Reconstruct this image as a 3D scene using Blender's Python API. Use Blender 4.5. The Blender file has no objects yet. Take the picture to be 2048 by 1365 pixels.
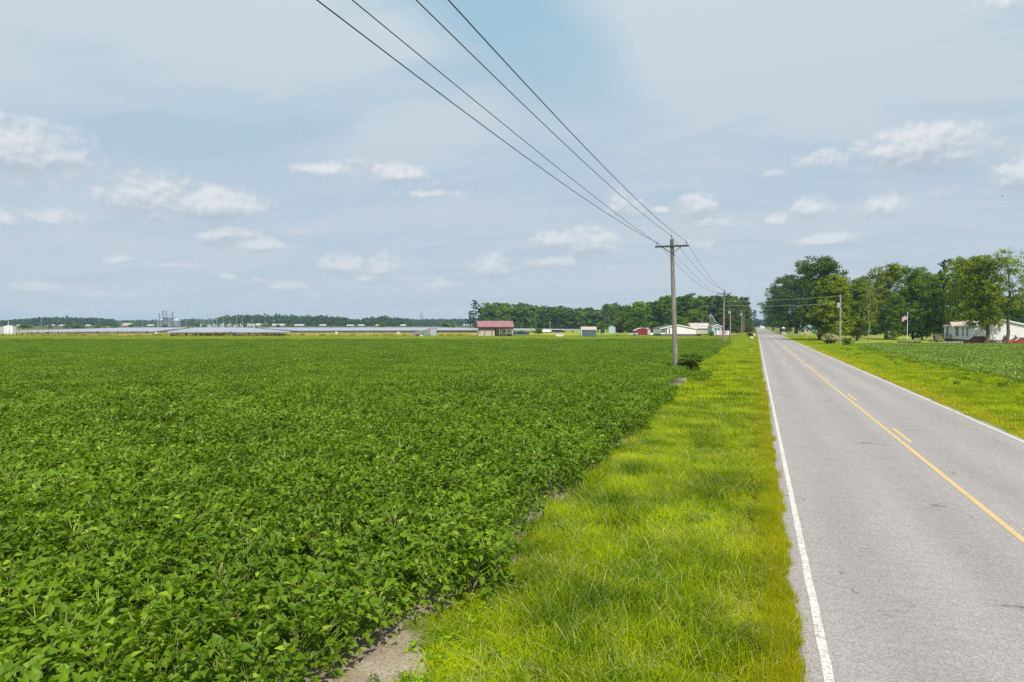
import bpy, math, random
import numpy as np
from mathutils import Vector, noise as mnoise

random.seed(7)
rng = np.random.default_rng(7)
scene = bpy.context.scene
COL = scene.collection
R = math.radians

# ---------------------------------------------------------------- camera
TH = R(19.67)            # the camera looks a little left of the road's direction (+Y)
PITCH = R(1.364)
HAZE_DENSITY = 0.00017
CAMH = 3.6
cam_data = bpy.data.cameras.new("camera")
cam = bpy.data.objects.new("camera", cam_data)
COL.objects.link(cam)
cam_data.sensor_width = 36.0
cam_data.lens = 24.0
cam_data.clip_start = 0.1
cam_data.clip_end = 20000
cam.location = (0, 0, CAMH)
cam.rotation_euler = (math.pi / 2 - PITCH, 0, TH)
scene.camera = cam

# ---------------------------------------------------------------- sun, sky, exposure
SUN_AZ = R(148)          # clockwise from +Y: from the right, a little behind the camera
SUN_EL = R(50)
sd = bpy.data.lights.new("sun", "SUN")
sd.energy = 4.7
sd.angle = R(0.9)
sd.color = (1.0, 0.955, 0.88)
sun = bpy.data.objects.new("sun", sd)
COL.objects.link(sun)
sdir = Vector((math.sin(SUN_AZ) * math.cos(SUN_EL), math.cos(SUN_AZ) * math.cos(SUN_EL), math.sin(SUN_EL)))
sun.rotation_euler = sdir.to_track_quat('Z', 'Y').to_euler()

scene.view_settings.view_transform = 'Standard'
scene.view_settings.look = 'None'
scene.view_settings.exposure = 0.0
scene.view_settings.gamma = 1.0
scene.view_settings.use_curve_mapping = False
scene.render.engine = 'CYCLES'
cy = scene.cycles
cy.use_denoising = False
cy.max_bounces = 6
cy.diffuse_bounces = 2
cy.glossy_bounces = 2
cy.transmission_bounces = 3
cy.transparent_max_bounces = 6
cy.volume_bounces = 0
cy.sample_clamp_indirect = 6.0

FWD = np.array([-math.sin(TH), math.cos(TH)])
RGT = np.array([math.cos(TH), math.sin(TH)])
F = 1365.0
VH = 650.0


def pd(u, d, z=0.0):
    """world point in the direction of photo column u, d metres ahead"""
    p = FWD * d + RGT * (d * (u - 1024.0) / F)
    return Vector((p[0], p[1], z))


def gd(v):
    return CAMH * F / (v - VH)


def gp(u, v, z=0.0):
    return pd(u, gd(v), z)


def hz(v, d):
    return CAMH - (v - VH) * d / F


def px(n, d):
    return n * d / F


def azel(u, v):
    fx = (u - 1024.0) / F
    t = -(v - 682.5) / F
    # camera frame -> world (pitch down)
    fy = math.cos(PITCH) + t * math.sin(PITCH)
    fz = -math.sin(PITCH) + t * math.cos(PITCH)
    az = math.atan2(fx, fy) - TH
    el = math.atan2(fz, math.hypot(fx, fy))
    return az, el


# ---- sky: hazy Nishita sky, thin veil and low cumulus, all in direction space
world = bpy.data.worlds.new("World")
scene.world = world
world.use_nodes = True
wt = world.node_tree
wt.nodes.clear()


class NT:
    """small helper to write node trees as expressions"""
    def __init__(self, tree):
        self.t = tree

    def n(self, typ, **kw):
        nd = self.t.nodes.new(typ)
        for k, v in kw.items():
            setattr(nd, k, v)
        return nd

    def put(self, sock, val):
        if isinstance(val, bpy.types.NodeSocket):
            self.t.links.new(val, sock)
        else:
            if hasattr(sock.default_value, "__len__") and not hasattr(val, "__len__"):
                val = [val] * len(sock.default_value)
            if hasattr(sock.default_value, "__len__") and len(sock.default_value) == 4 and len(val) == 3:
                val = (*val, 1.0)
            sock.default_value = val

    def m(self, op, a, b=0.0, c=0.0, clamp=False):
        nd = self.n('ShaderNodeMath', operation=op, use_clamp=clamp)
        self.put(nd.inputs[0], a)
        self.put(nd.inputs[1], b)
        self.put(nd.inputs[2], c)
        return nd.outputs[0]

    def vm(self, op, a, b=(0, 0, 0), out=0):
        nd = self.n('ShaderNodeVectorMath', operation=op)
        self.put(nd.inputs[0], a)
        self.put(nd.inputs[1], b)
        return nd.outputs[out]

    def xyz(self, x, y, z):
        nd = self.n('ShaderNodeCombineXYZ')
        for i, v in enumerate((x, y, z)):
            self.put(nd.inputs[i], v)
        return nd.outputs[0]

    def sep(self, v):
        nd = self.n('ShaderNodeSeparateXYZ')
        self.put(nd.inputs[0], v)
        return nd.outputs

    def noise(self, vec, scale=1.0, detail=2.0, rough=0.5, dist=0.0, col=False):
        nd = self.n('ShaderNodeTexNoise')
        if vec is not None:
            self.put(nd.inputs['Vector'], vec)
        nd.inputs['Scale'].default_value = scale
        nd.inputs['Detail'].default_value = detail
        nd.inputs['Roughness'].default_value = rough
        nd.inputs['Distortion'].default_value = dist
        return nd.outputs['Color' if col else 'Fac']

    def ramp(self, x, a, b, lo=0.0, hi=1.0, smooth=True):
        nd = self.n('ShaderNodeMapRange')
        nd.interpolation_type = 'SMOOTHSTEP' if smooth else 'LINEAR'
        self.put(nd.inputs[0], x)
        for i, v in enumerate((a, b, lo, hi)):
            self.put(nd.inputs[i + 1], v)
        return nd.outputs[0]

    def mix(self, f, a, b, blend='MIX'):
        nd = self.n('ShaderNodeMix', data_type='RGBA', blend_type=blend)
        self.put(nd.inputs[0], f)
        self.put(nd.inputs[6], a)
        self.put(nd.inputs[7], b)
        return nd.outputs[2]


W = NT(wt)
SKY_STRENGTH = 0.1
dirv = W.n('ShaderNodeTexCoord').outputs['Generated']
dx, dy, dz = W.sep(dirv)
az = W.m('ARCTAN2', dx, dy)
el = W.m('ARCSINE', dz)
# cloud positions: photo column, row of base-centre, half width, height above base, strength
CLOUDS = [
    (10, 325, 105, 62, 1.1), (95, 326, 50, 40, .95), (295, 424, 85, 62, .95), (430, 430, 95, 44, 1.25),
    (450, 478, 62, 26, 1.05), (500, 496, 75, 20, 1.0), (98, 440, 56, 22, .8), (-5, 446, 30, 18, .9),
    (85, 577, 44, 12, .95), (210, 590, 60, 8, .6), (655, 352, 90, 22, .8), (790, 362, 100, 32, .85),
    (850, 392, 100, 16, .62), (690, 545, 60, 30, 1.0), (765, 550, 48, 36, 1.05), (735, 560, 80, 16, .9),
    (985, 552, 62, 38, 1.0), (875, 580, 56, 26, .8), (572, 574, 42, 12, .85), (590, 590, 50, 8, .7),
    (452, 558, 17, 9, .9), (513, 559, 24, 7, .6), (1110, 498, 60, 34, 1.1), (1190, 505, 62, 46, 1.15),
    (1120, 535, 75, 22, .85), (1215, 540, 60, 14, .5), (1320, 424, 22, 10, .95), (1395, 428, 50, 34, 1.0), (1410, 452, 66, 18, .8),
    (1255, 430, 60, 40, .75), (1400, 500, 60, 22, .6), (1615, 432, 52, 30, .85), (1560, 446, 36, 22, .75), (1500, 454, 40, 12, .5),
    (1655, 488, 66, 18, .85), (1765, 424, 52, 26, .85), (1845, 322, 88, 56, 1.25), (1780, 312, 70, 36, .9),
    (1660, 332, 70, 26, .7), (1560, 352, 70, 12, .45), (2056, 372, 34, 44, 1.25), (2010, 18, 70, 26, .55),
    (1130, 612, 30, 14, .5), (1030, 570, 26, 22, .55), (340, 536, 80, 12, .5), (245, 524, 26, 8, .6), (610, 470, 46, 8, .5),
    (1760, 590, 90, 20, .0),
    # the same kind of low cloud goes on round the horizon outside the photograph
    (-380, 300, 190, 60, 1.0), (-700, 420, 170, 50, 1.0), (2400, 340, 170, 60, 1.0), (2800, 450, 150, 40, .9), (3600, 380, 260, 60, 1.),
    (-1400, 380, 240, 60, 1.0)]

grp = bpy.data.node_groups.new("cloud_field", 'ShaderNodeTree')
grp.interface.new_socket("az", in_out='INPUT', socket_type='NodeSocketFloat')
grp.interface.new_socket("el", in_out='INPUT', socket_type='NodeSocketFloat')
grp.interface.new_socket("field", in_out='OUTPUT', socket_type='NodeSocketFloat')
G = NT(grp)
gi = G.n('NodeGroupInput')
go = G.n('NodeGroupOutput')
vec = G.xyz(gi.outputs[0], gi.outputs[1], 0.0)
acc = None
for (cu, cv, hw, hh, st) in CLOUDS:
    if st <= 0:
        continue
    a0, e0 = azel(cu, cv - hh * .42)
    sc = (1365.0 / (1 + ((min(max(cu, -300), 2300) - 1024) / 1365.) ** 2)) ** -1
    w_, h_ = hw * sc * 1.18, hh / 1365.0 * 1.08
    d_ = G.vm('SUBTRACT', vec, (a0, e0, 0))
    d_ = G.vm('MULTIPLY', d_, (1 / w_, 1 / h_, 0))
    ln = G.vm('LENGTH', d_, out=1)
    f_ = G.m('MULTIPLY_ADD', ln, -st, st)
    acc = f_ if acc is None else G.m('MAXIMUM', acc, f_)
G.put(go.inputs[0], acc)


def cloudfield(a, e):
    nd = W.n('ShaderNodeGroup')
    nd.node_tree = grp
    W.put(nd.inputs[0], a)
    W.put(nd.inputs[1], e)
    return nd.outputs[0]


cn_vec = W.xyz(W.m('MULTIPLY', az, 1.0), W.m('MULTIPLY', el, 1.2), 0.0)
warp = W.noise(cn_vec, 9.0, 3.0, .55)
elw = W.m('MULTIPLY_ADD', W.m('SUBTRACT', warp, .5), 0.018, el)
nz_a = W.noise(cn_vec, 34.0, 7.0, .60)
nz_b = W.noise(W.vm('ADD', cn_vec, (-0.004, 0.008, 0)), 34.0, 7.0, .60)
c0 = cloudfield(az, elw)
c1 = cloudfield(az, W.m('ADD', elw, 0.012))
dens0 = W.m('MULTIPLY_ADD', W.m('SUBTRACT', nz_a, .5), 1.5, c0)
dens = W.ramp(dens0, .12, .74)
thick = W.ramp(c0, .0, .9)
grad = W.m('SUBTRACT', c0, c1)                  # >0 on the sunny upper side
relief = W.m('SUBTRACT', nz_a, nz_b)
lum = W.m('MULTIPLY_ADD', grad, 1.5, W.m('MULTIPLY_ADD', relief, 2.4, .36), clamp=True)

sky = W.n('ShaderNodeTexSky', sky_type='NISHITA')
sky.sun_disc = False
sky.sun_elevation = SUN_EL
sky.sun_rotation = SUN_AZ
sky.altitude = 10
sky.air_density = 1.0
sky.dust_density = 2.0
sky.ozone_density = 1.5
# veil of thin high cloud: planar sheet seen in perspective
inv = W.m('DIVIDE', 1.0, W.m('MAXIMUM', W.m('ADD', dz, .12), .05))
pl = W.xyz(W.m('MULTIPLY', dx, inv), W.m('MULTIPLY', dy, inv), 0.0)
rot = W.n('ShaderNodeMapping')
rot.inputs['Rotation'].default_value = (0, 0, R(52))
rot.inputs['Scale'].default_value = (1.0, 2.6, 1.0)
W.put(rot.inputs['Vector'], pl)
v1 = W.noise(rot.outputs[0], .55, 5.0, .5, .4)
v2 = W.noise(rot.outputs[0], 2.2, 5.0, .55, .5)
veil = W.m('MULTIPLY_ADD', v2, .42, v1)
veil = W.ramp(veil, .50, .86, .22, 1.0)


def blob(u, v, w_, h_, ang=0.0):
    a0, e0 = azel(u, v)
    da = W.m('SUBTRACT', az, a0)
    de = W.m('SUBTRACT', W.m('MULTIPLY_ADD', W.m('SUBTRACT', v1, .5), .15, el), e0)
    ca, sa = math.cos(ang), math.sin(ang)
    xx = W.m('MULTIPLY', W.m('ADD', W.m('MULTIPLY', da, ca), W.m('MULTIPLY', de, sa)), 1365.0 / w_)
    yy = W.m('MULTIPLY', W.m('SUBTRACT', W.m('MULTIPLY', de, ca), W.m('MULTIPLY', da, sa)), 1365.0 / h_)
    ln_ = W.vm('LENGTH', W.xyz(xx, yy, 0), out=1)
    return W.ramp(ln_, 0.25, 1.0, 1.0, 0.0)


holes = [(blob(1060, 60, 430, 170, R(-28)), .9), (blob(1120, 330, 200, 90, R(-30)), .3),
         (blob(330, 290, 430, 70, R(-8)), .55), (blob(280, 150, 260, 60, R(-12)), .3), (blob(600, 300, 330, 60, 0), .35)]
for h_, k_ in holes:
    veil = W.m('MULTIPLY', veil, W.m('MULTIPLY_ADD', h_, -k_, 1.0))
bright = [(blob(480, 60, 620, 230, R(-12)), .35), (blob(1700, 60, 700, 230, 0), .55), (blob(700, 210, 500, 90, R(-15)), .3)]
for h_, k_ in bright:
    veil = W.m('ADD', veil, W.m('MULTIPLY', W.m('MULTIPLY_ADD', v2, .8, .5), W.m('MULTIPLY', h_, k_)), clamp=True)
K = 1.0 / SKY_STRENGTH
blue = W.mix(W.ramp(el, R(2), R(36)), tuple(K * c for c in (.500, .610, .720)), tuple(K * c for c in (.315, .590, .760)))
base = W.mix(.86, sky.outputs[0], blue)
veilc = W.mix(W.ramp(el, R(8), R(30)), tuple(K * c for c in (.560, .645, .720)), tuple(K * c for c in (.650, .725, .770)))
base = W.mix(W.m('MULTIPLY', veil, .85), base, veilc)
cl_hi = tuple(K * c for c in (.84, .85, .87))
cl_lo = tuple(K * c for c in (.47, .54, .62))
ccol = W.mix(lum, cl_lo, cl_hi)
ccol = W.mix(W.ramp(el, R(1), R(13), .45, .0), ccol, base)
final = W.mix(W.m('MULTIPLY', dens, .72), base, ccol)
low = W.ramp(el, R(-1.0), R(5.5), .55, .0)
final = W.mix(low, final, tuple(K * c for c in (.530, .615, .715)))
bg = W.n('ShaderNodeBackground')
W.put(bg.inputs[0], final)
bg.inputs[1].default_value = SKY_STRENGTH
W.put(W.n('ShaderNodeOutputWorld').inputs[0], bg.outputs[0])

# ---------------------------------------------------------------- materials
MATS = {}


def mat(name, color, rough=.7, spec=.3, metal=0.0, vary=.12, scale=4.0, bump=0.0, trans=0.0, fn=None, coord='Object'):
    """procedural Principled material: colour broken up by noise, optional bump and translucency"""
    if name in MATS:
        return MATS[name]
    m = bpy.data.materials.new(name)
    m.use_nodes = True
    t = m.node_tree
    t.nodes.clear()
    N = NT(t)
    tc = N.n('ShaderNodeTexCoord').outputs[coord]
    b = N.n('ShaderNodeBsdfPrincipled')
    b.inputs['Roughness'].default_value = rough
    b.inputs['Metallic'].default_value = metal
    b.inputs['Specular IOR Level'].default_value = spec
    if fn:
        c = fn(N, tc, b)
    else:
        nz = N.noise(tc, scale, 4.0, .6)
        f = N.ramp(nz, .25, .75, 1 - vary * 1.6, 1 + vary, smooth=False)
        c = N.vm('SCALE', color)
        sc_ = c.node
        N.put(sc_.inputs[0], tuple(color))
        N.put(sc_.inputs['Scale'], f)
    if c is not None:
        N.put(b.inputs['Base Color'], c)
    if bump:
        bp = N.n('ShaderNodeBump')
        bp.inputs['Strength'].default_value = bump
        bp.inputs['Distance'].default_value = .02
        N.put(bp.inputs['Height'], N.noise(tc, scale * 12, 3.0, .6))
        N.put(b.inputs['Normal'], bp.outputs[0])
    o = N.n('ShaderNodeOutputMaterial')
    if trans and c is not None:
        tr = N.n('ShaderNodeBsdfTranslucent')
        N.put(tr.inputs[0], N.mix(1.0, c, (1.15, 1.12, .55), 'MULTIPLY'))
        mx = N.n('ShaderNodeMixShader')
        mx.inputs[0].default_value = trans
        N.put(mx.inputs[1], b.outputs[0])
        N.put(mx.inputs[2], tr.outputs[0])
        N.put(o.inputs[0], mx.outputs[0])
    else:
        N.put(o.inputs[0], b.outputs[0])
    MATS[name] = m
    return m


def foliage(name, dark, light, tip=None, rough=.55, spec=.25, trans=.35, patch=.6, amt=.5, island=.8):
    """leaf colour: per-leaf, per-plant and large-patch variation"""
    def fn(N, tc, b):
        g = N.n('ShaderNodeNewGeometry')
        oi = N.n('ShaderNodeObjectInfo')
        pos = g.outputs['Position']
        pn = N.noise(pos, patch, 3.0, .6)
        r1 = g.outputs['Random Per Island']
        f = N.m('MULTIPLY_ADD', N.m('SUBTRACT', r1, .5), island, N.m('MULTIPLY_ADD', N.m('SUBTRACT', pn, .5), amt * 4, .5))
        f = N.m('MULTIPLY_ADD', N.m('SUBTRACT', oi.outputs['Random'], .5), .3, f, clamp=True)
        c = N.mix(f, dark, light)
        if tip is not None:
            c = N.mix(N.ramp(r1, .955 if name != "pale_crop_leaf" else .88, .97), c, tip)
        return c
    return mat(name, (0, 0, 0), rough=rough, spec=spec, trans=trans, fn=fn)


# ---------------------------------------------------------------- mesh helpers
def mesh_np(name, V, faces, mats=(), midx=None, smooth=False):
    """V (n,3); faces: list of (k, array(m,k)) blocks"""
    me = bpy.data.meshes.new(name)
    V = np.asarray(V, np.float32)
    me.vertices.add(len(V))
    me.vertices.foreach_set('co', V.ravel())
    loops = np.concatenate([f.ravel() for k, f in faces]).astype(np.int32)
    cnt = np.concatenate([np.full(len(f), k) for k, f in faces])
    st = np.concatenate([[0], np.cumsum(cnt)[:-1]]).astype(np.int32)
    me.loops.add(len(loops))
    me.loops.foreach_set('vertex_index', loops)
    me.polygons.add(len(cnt))
    me.polygons.foreach_set('loop_start', st)
    for m in mats:
        me.materials.append(m)
    if midx is not None:
        me.polygons.foreach_set('material_index', np.asarray(midx, np.int32))
    if smooth:
        me.polygons.foreach_set('use_smooth', np.ones(len(cnt), bool))
    me.update(calc_edges=True)
    return me


def rotmats(yaw, pitch, roll):
    cy_, sy = np.cos(yaw), np.sin(yaw)
    cp, sp = np.cos(pitch), np.sin(pitch)
    cr, sr = np.cos(roll), np.sin(roll)
    z = np.zeros_like(yaw)
    o = np.ones_like(yaw)
    Rz = np.stack([cy_, -sy, z, sy, cy_, z, z, z, o], -1).reshape(-1, 3, 3)
    Rx = np.stack([o, z, z, z, cp, -sp, z, sp, cp], -1).reshape(-1, 3, 3)
    Ry = np.stack([cr, z, sr, z, o, z, -sr, z, cr], -1).reshape(-1, 3, 3)
    return Rz @ Rx @ Ry


def stamp(tv, tf, M, P, S):
    """copies of a template: tv (k,3), tf (m,q), M (n,3,3), P (n,3), S (n,) or (n,3)"""
    S = np.asarray(S)
    if S.ndim == 1:
        S = S[:, None]
    v = tv[None] * S[:, None, :]
    v = np.einsum('nij,nkj->nki', M, v) + P[:, None, :]
    f = tf[None] + (np.arange(len(P)) * len(tv))[:, None, None]
    return v.reshape(-1, 3), f.reshape(-1, tf.shape[1])


class MB:
    """collects simple solids and builds them as ONE mesh object"""
    def __init__(self):
        self.v, self.f = [], []

    def poly(self, pts, faces):
        o = len(self.v)
        self.v += [tuple(p) for p in pts]
        self.f += [tuple(i + o for i in f) for f in faces]
        return self

    def box(self, c, s, rz=0.0):
        x, y, z = (q / 2 for q in s)
        ca, sa = math.cos(rz), math.sin(rz)
        P = []
        for dz_ in (-z, z):
            for dx_, dy_ in ((-x, -y), (x, -y), (x, y), (-x, y)):
                P.append((c[0] + dx_ * ca - dy_ * sa, c[1] + dx_ * sa + dy_ * ca, c[2] + dz_))
        return self.poly(P, [(3, 2, 1, 0), (4, 5, 6, 7), (0, 1, 5, 4), (1, 2, 6, 5), (2, 3, 7, 6), (3, 0, 4, 7)])

    def bx(self, x0, x1, y0, y1, z0, z1):
        return self.box(((x0 + x1) / 2, (y0 + y1) / 2, (z0 + z1) / 2), (x1 - x0, y1 - y0, z1 - z0))

    def tube(self, pts, rad, n=8, cap=True):
        pts = [Vector(p) for p in pts]
        if not hasattr(rad, '__len__'):
            rad = [rad] * len(pts)
        o = len(self.v)
        for i, p in enumerate(pts):
            d = (pts[min(i + 1, len(pts) - 1)] - pts[max(i - 1, 0)]).normalized()
            a = Vector((0, 0, 1)) if abs(d.z) < .9 else Vector((1, 0, 0))
            x = d.cross(a).normalized()
            y = d.cross(x).normalized()
            for k in range(n):
                t = 2 * math.pi * k / n
                self.v.append(tuple(p + (x * math.cos(t) + y * math.sin(t)) * rad[i]))
        for i in range(len(pts) - 1):
            for k in range(n):
                a, b = o + i * n + k, o + i * n + (k + 1) % n
                self.f.append((a, b, b + n, a + n))
        if cap:
            self.f.append(tuple(o + k for k in range(n))[::-1])
            self.f.append(tuple(o + (len(pts) - 1) * n + k for k in range(n)))
        return self

    def lathe(self, prof, n=16, c=(0, 0, 0)):
        o = len(self.v)
        for r_, z_ in prof:
            for k in range(n):
                t = 2 * math.pi * k / n
                self.v.append((c[0] + r_ * math.cos(t), c[1] + r_ * math.sin(t), c[2] + z_))
        for i in range(len(prof) - 1):
            for k in range(n):
                a, b = o + i * n + k, o + i * n + (k + 1) % n
                self.f.append((a, b, b + n, a + n))
        self.f.append(tuple(o + k for k in range(n))[::-1])
        self.f.append(tuple(o + (len(prof) - 1) * n + k for k in range(n)))
        return self

    def ext(self, prof, y0, y1, top_in=0.0):
        """side profile (x,z) extruded along y"""
        zs = [p[1] for p in prof]
        z0, z1 = min(zs), max(zs)
        n = len(prof)
        P = []
        for y, s in ((y0, 1), (y1, -1)):
            for x, z in prof:
                P.append((x, y + s * top_in * (z - z0) / max(z1 - z0, 1e-6), z))
        fs = [tuple(range(n)), tuple(range(2 * n - 1, n - 1, -1))]
        for i in range(n):
            j = (i + 1) % n
            fs.append((i, i + n, j + n, j))
        return self.poly(P, fs)

    def build(self, name, m, parent=None, smooth=False, loc=None):
        me = bpy.data.meshes.new(name)
        me.from_pydata(self.v, [], self.f)
        me.materials.append(m)
        if smooth:
            me.polygons.foreach_set('use_smooth', [True] * len(me.polygons))
        me.update()
        o = bpy.data.objects.new(name, me)
        COL.objects.link(o)
        if parent:
            o.parent = parent
        if loc is not None:
            o.location = loc
        return o


def tag(o, label=None, cat=None, group=None, kind=None):
    if label:
        o['label'] = label
    if cat:
        o['category'] = cat
    if group:
        o['group'] = group
    if kind:
        o['kind'] = kind
    return o


def empty(name, loc, rz=0.0, label=None, cat=None, group=None):
    o = bpy.data.objects.new(name, None)
    COL.objects.link(o)
    o.location = loc
    o.rotation_euler = (0, 0, rz)
    o.empty_display_size = .3
    return tag(o, label, cat, group)


def link_mesh(name, me, parent=None, loc=None, rz=0.0):
    o = bpy.data.objects.new(name, me)
    COL.objects.link(o)
    if parent:
        o.parent = parent
    if loc is not None:
        o.location = loc
    o.rotation_euler = (0, 0, rz)
    return o


def copy_tree(o, parent=None, kids=None):
    if kids is None:
        kids = {}
        for q in COL.objects:
            kids.setdefault(q.parent, []).append(q)
    c = o.copy()
    COL.objects.link(c)
    c.parent = parent
    for ch in kids.get(o, []):
        copy_tree(ch, c, kids)
    return c


def sheet(name, pts, z, m, kind='structure'):
    me = bpy.data.meshes.new(name)
    me.from_pydata([(p[0], p[1], z) for p in pts], [], [tuple(range(len(pts)))])
    me.materials.append(m)
    o = bpy.data.objects.new(name, me)
    COL.objects.link(o)
    o['kind'] = kind
    return o


def ccw(pts):
    a = sum(pts[i][0] * pts[(i + 1) % len(pts)][1] - pts[(i + 1) % len(pts)][0] * pts[i][1] for i in range(len(pts)))
    return pts if a > 0 else pts[::-1]


def scatter(name, pts, rz, sc, vi, sources, label=None, cat=None, kind='stuff', tilt=None):
    """one object whose geometry nodes put small plants on given points"""
    n = len(pts)
    me = bpy.data.meshes.new(name)
    me.vertices.add(n)
    me.vertices.foreach_set('co', np.asarray(pts, np.float32).ravel())
    a = me.attributes.new('rot', 'FLOAT_VECTOR', 'POINT')
    rv = np.zeros((n, 3), np.float32)
    rv[:, 2] = rz
    if tilt is not None:
        rv[:, :2] = tilt
    a.data.foreach_set('vector', rv.ravel())
    a = me.attributes.new('siz', 'FLOAT_VECTOR', 'POINT')
    sc = np.asarray(sc, np.float32)
    if sc.ndim == 1:
        sc = np.repeat(sc[:, None], 3, 1)
    a.data.foreach_set('vector', sc.ravel())
    a = me.attributes.new('vi', 'INT', 'POINT')
    a.data.foreach_set('value', np.asarray(vi, np.int32))
    o = bpy.data.objects.new(name, me)
    COL.objects.link(o)
    c = bpy.data.collections.new(name + "_sources")
    for i, s in enumerate(sources):
        so = bpy.data.objects.new("%s_source_%02d" % (name, i), s)
        c.objects.link(so)
    t = bpy.data.node_groups.new(name, 'GeometryNodeTree')
    t.interface.new_socket("Geometry", in_out='INPUT', socket_type='NodeSocketGeometry')
    t.interface.new_socket("Geometry", in_out='OUTPUT', socket_type='NodeSocketGeometry')
    gi_, go_ = t.nodes.new('NodeGroupInput'), t.nodes.new('NodeGroupOutput')
    ip = t.nodes.new('GeometryNodeInstanceOnPoints')
    ci = t.nodes.new('GeometryNodeCollectionInfo')
    ci.inputs['Collection'].default_value = c
    ci.inputs['Separate Children'].default_value = True
    ip.inputs['Pick Instance'].default_value = True

    def named(nm, ty):
        q = t.nodes.new('GeometryNodeInputNamedAttribute')
        q.data_type = ty
        q.inputs[0].default_value = nm
        return q.outputs[0]
    t.links.new(gi_.outputs[0], ip.inputs['Points'])
    t.links.new(ci.outputs[0], ip.inputs['Instance'])
    t.links.new(named('vi', 'INT'), ip.inputs['Instance Index'])
    t.links.new(named('rot', 'FLOAT_VECTOR'), ip.inputs['Rotation'])
    t.links.new(named('siz', 'FLOAT_VECTOR'), ip.inputs['Scale'])
    t.links.new(ip.outputs[0], go_.inputs[0])
    md = o.modifiers.new("plants", 'NODES')
    md.node_group = t
    return tag(o, label, cat, kind=kind)


def fbm(x, y, s, seed=0.0):
    """vectorised smooth noise in about [-1, 1]"""
    r = np.zeros_like(x)
    g = np.random.default_rng(int(seed * 1000) + 5)
    for k in range(7):
        a = g.uniform(0, 2 * math.pi)
        w = s * g.uniform(.6, 2.2)
        r += np.sin((x * math.cos(a) + y * math.sin(a)) * w + g.uniform(0, 6.3)) * np.cos((x * math.sin(a) - y * math.cos(a)) * w * .7 + g.uniform(0, 6.3))
    return r / 3.5


# ================================================================ THE GROUND
def mix3(N, f, a, b):
    return N.mix(f, a, b)


def m_ground_fn(N, tc, b):
    n1 = N.noise(tc, .0022, 4.0, .6)
    n2 = N.noise(tc, .25, 6.0, .7)
    c = N.mix(N.ramp(n1, .42, .58), (.10, .15, .028), (.23, .22, .08))
    return N.mix(N.ramp(n2, .3, .7, .0, .6), c, (.07, .10, .02))


def m_lawn_fn(N, tc, b):
    n1 = N.noise(tc, .05, 5.0, .65)
    n2 = N.noise(tc, 1.2, 6.0, .75)
    n3 = N.noise(tc, .013, 3.0, .6)
    c = N.mix(N.ramp(n1, .38, .62), (.22, .31, .018), (.38, .39, .05))
    c = N.mix(N.ramp(n3, .52, .66), c, (.27, .235, .085))
    return N.mix(N.ramp(n2, .3, .75, .0, .45), c, (.07, .12, .012))


def m_dry_fn(N, tc, b):
    n1 = N.noise(tc, .06, 5.0, .65)
    n2 = N.noise(tc, .9, 6.0, .75)
    c = N.mix(N.ramp(n1, .35, .65), (.50, .39, .11), (.34, .33, .06))
    return N.mix(N.ramp(n2, .3, .75, .0, .5), c, (.14, .13, .03))


def m_verge_fn(N, tc, b):
    n1 = N.noise(tc, .35, 4.0, .6)
    n2 = N.noise(tc, 9.0, 6.0, .75)
    c = N.mix(N.ramp(n1, .35, .65), (.16, .19, .008), (.27, .27, .014))
    return N.mix(N.ramp(n2, .35, .7, .0, .6), c, (.06, .075, .012))


def m_soil_fn(N, tc, b):
    n1 = N.noise(tc, 1.3, 5.0, .65)
    n2 = N.noise(tc, 22.0, 6.0, .75)
    c = N.mix(N.ramp(n1, .35, .65), (.30, .235, .175), (.42, .35, .28))
    return N.mix(N.ramp(n2, .4, .7, .0, .65), c, (.15, .11, .07))


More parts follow.
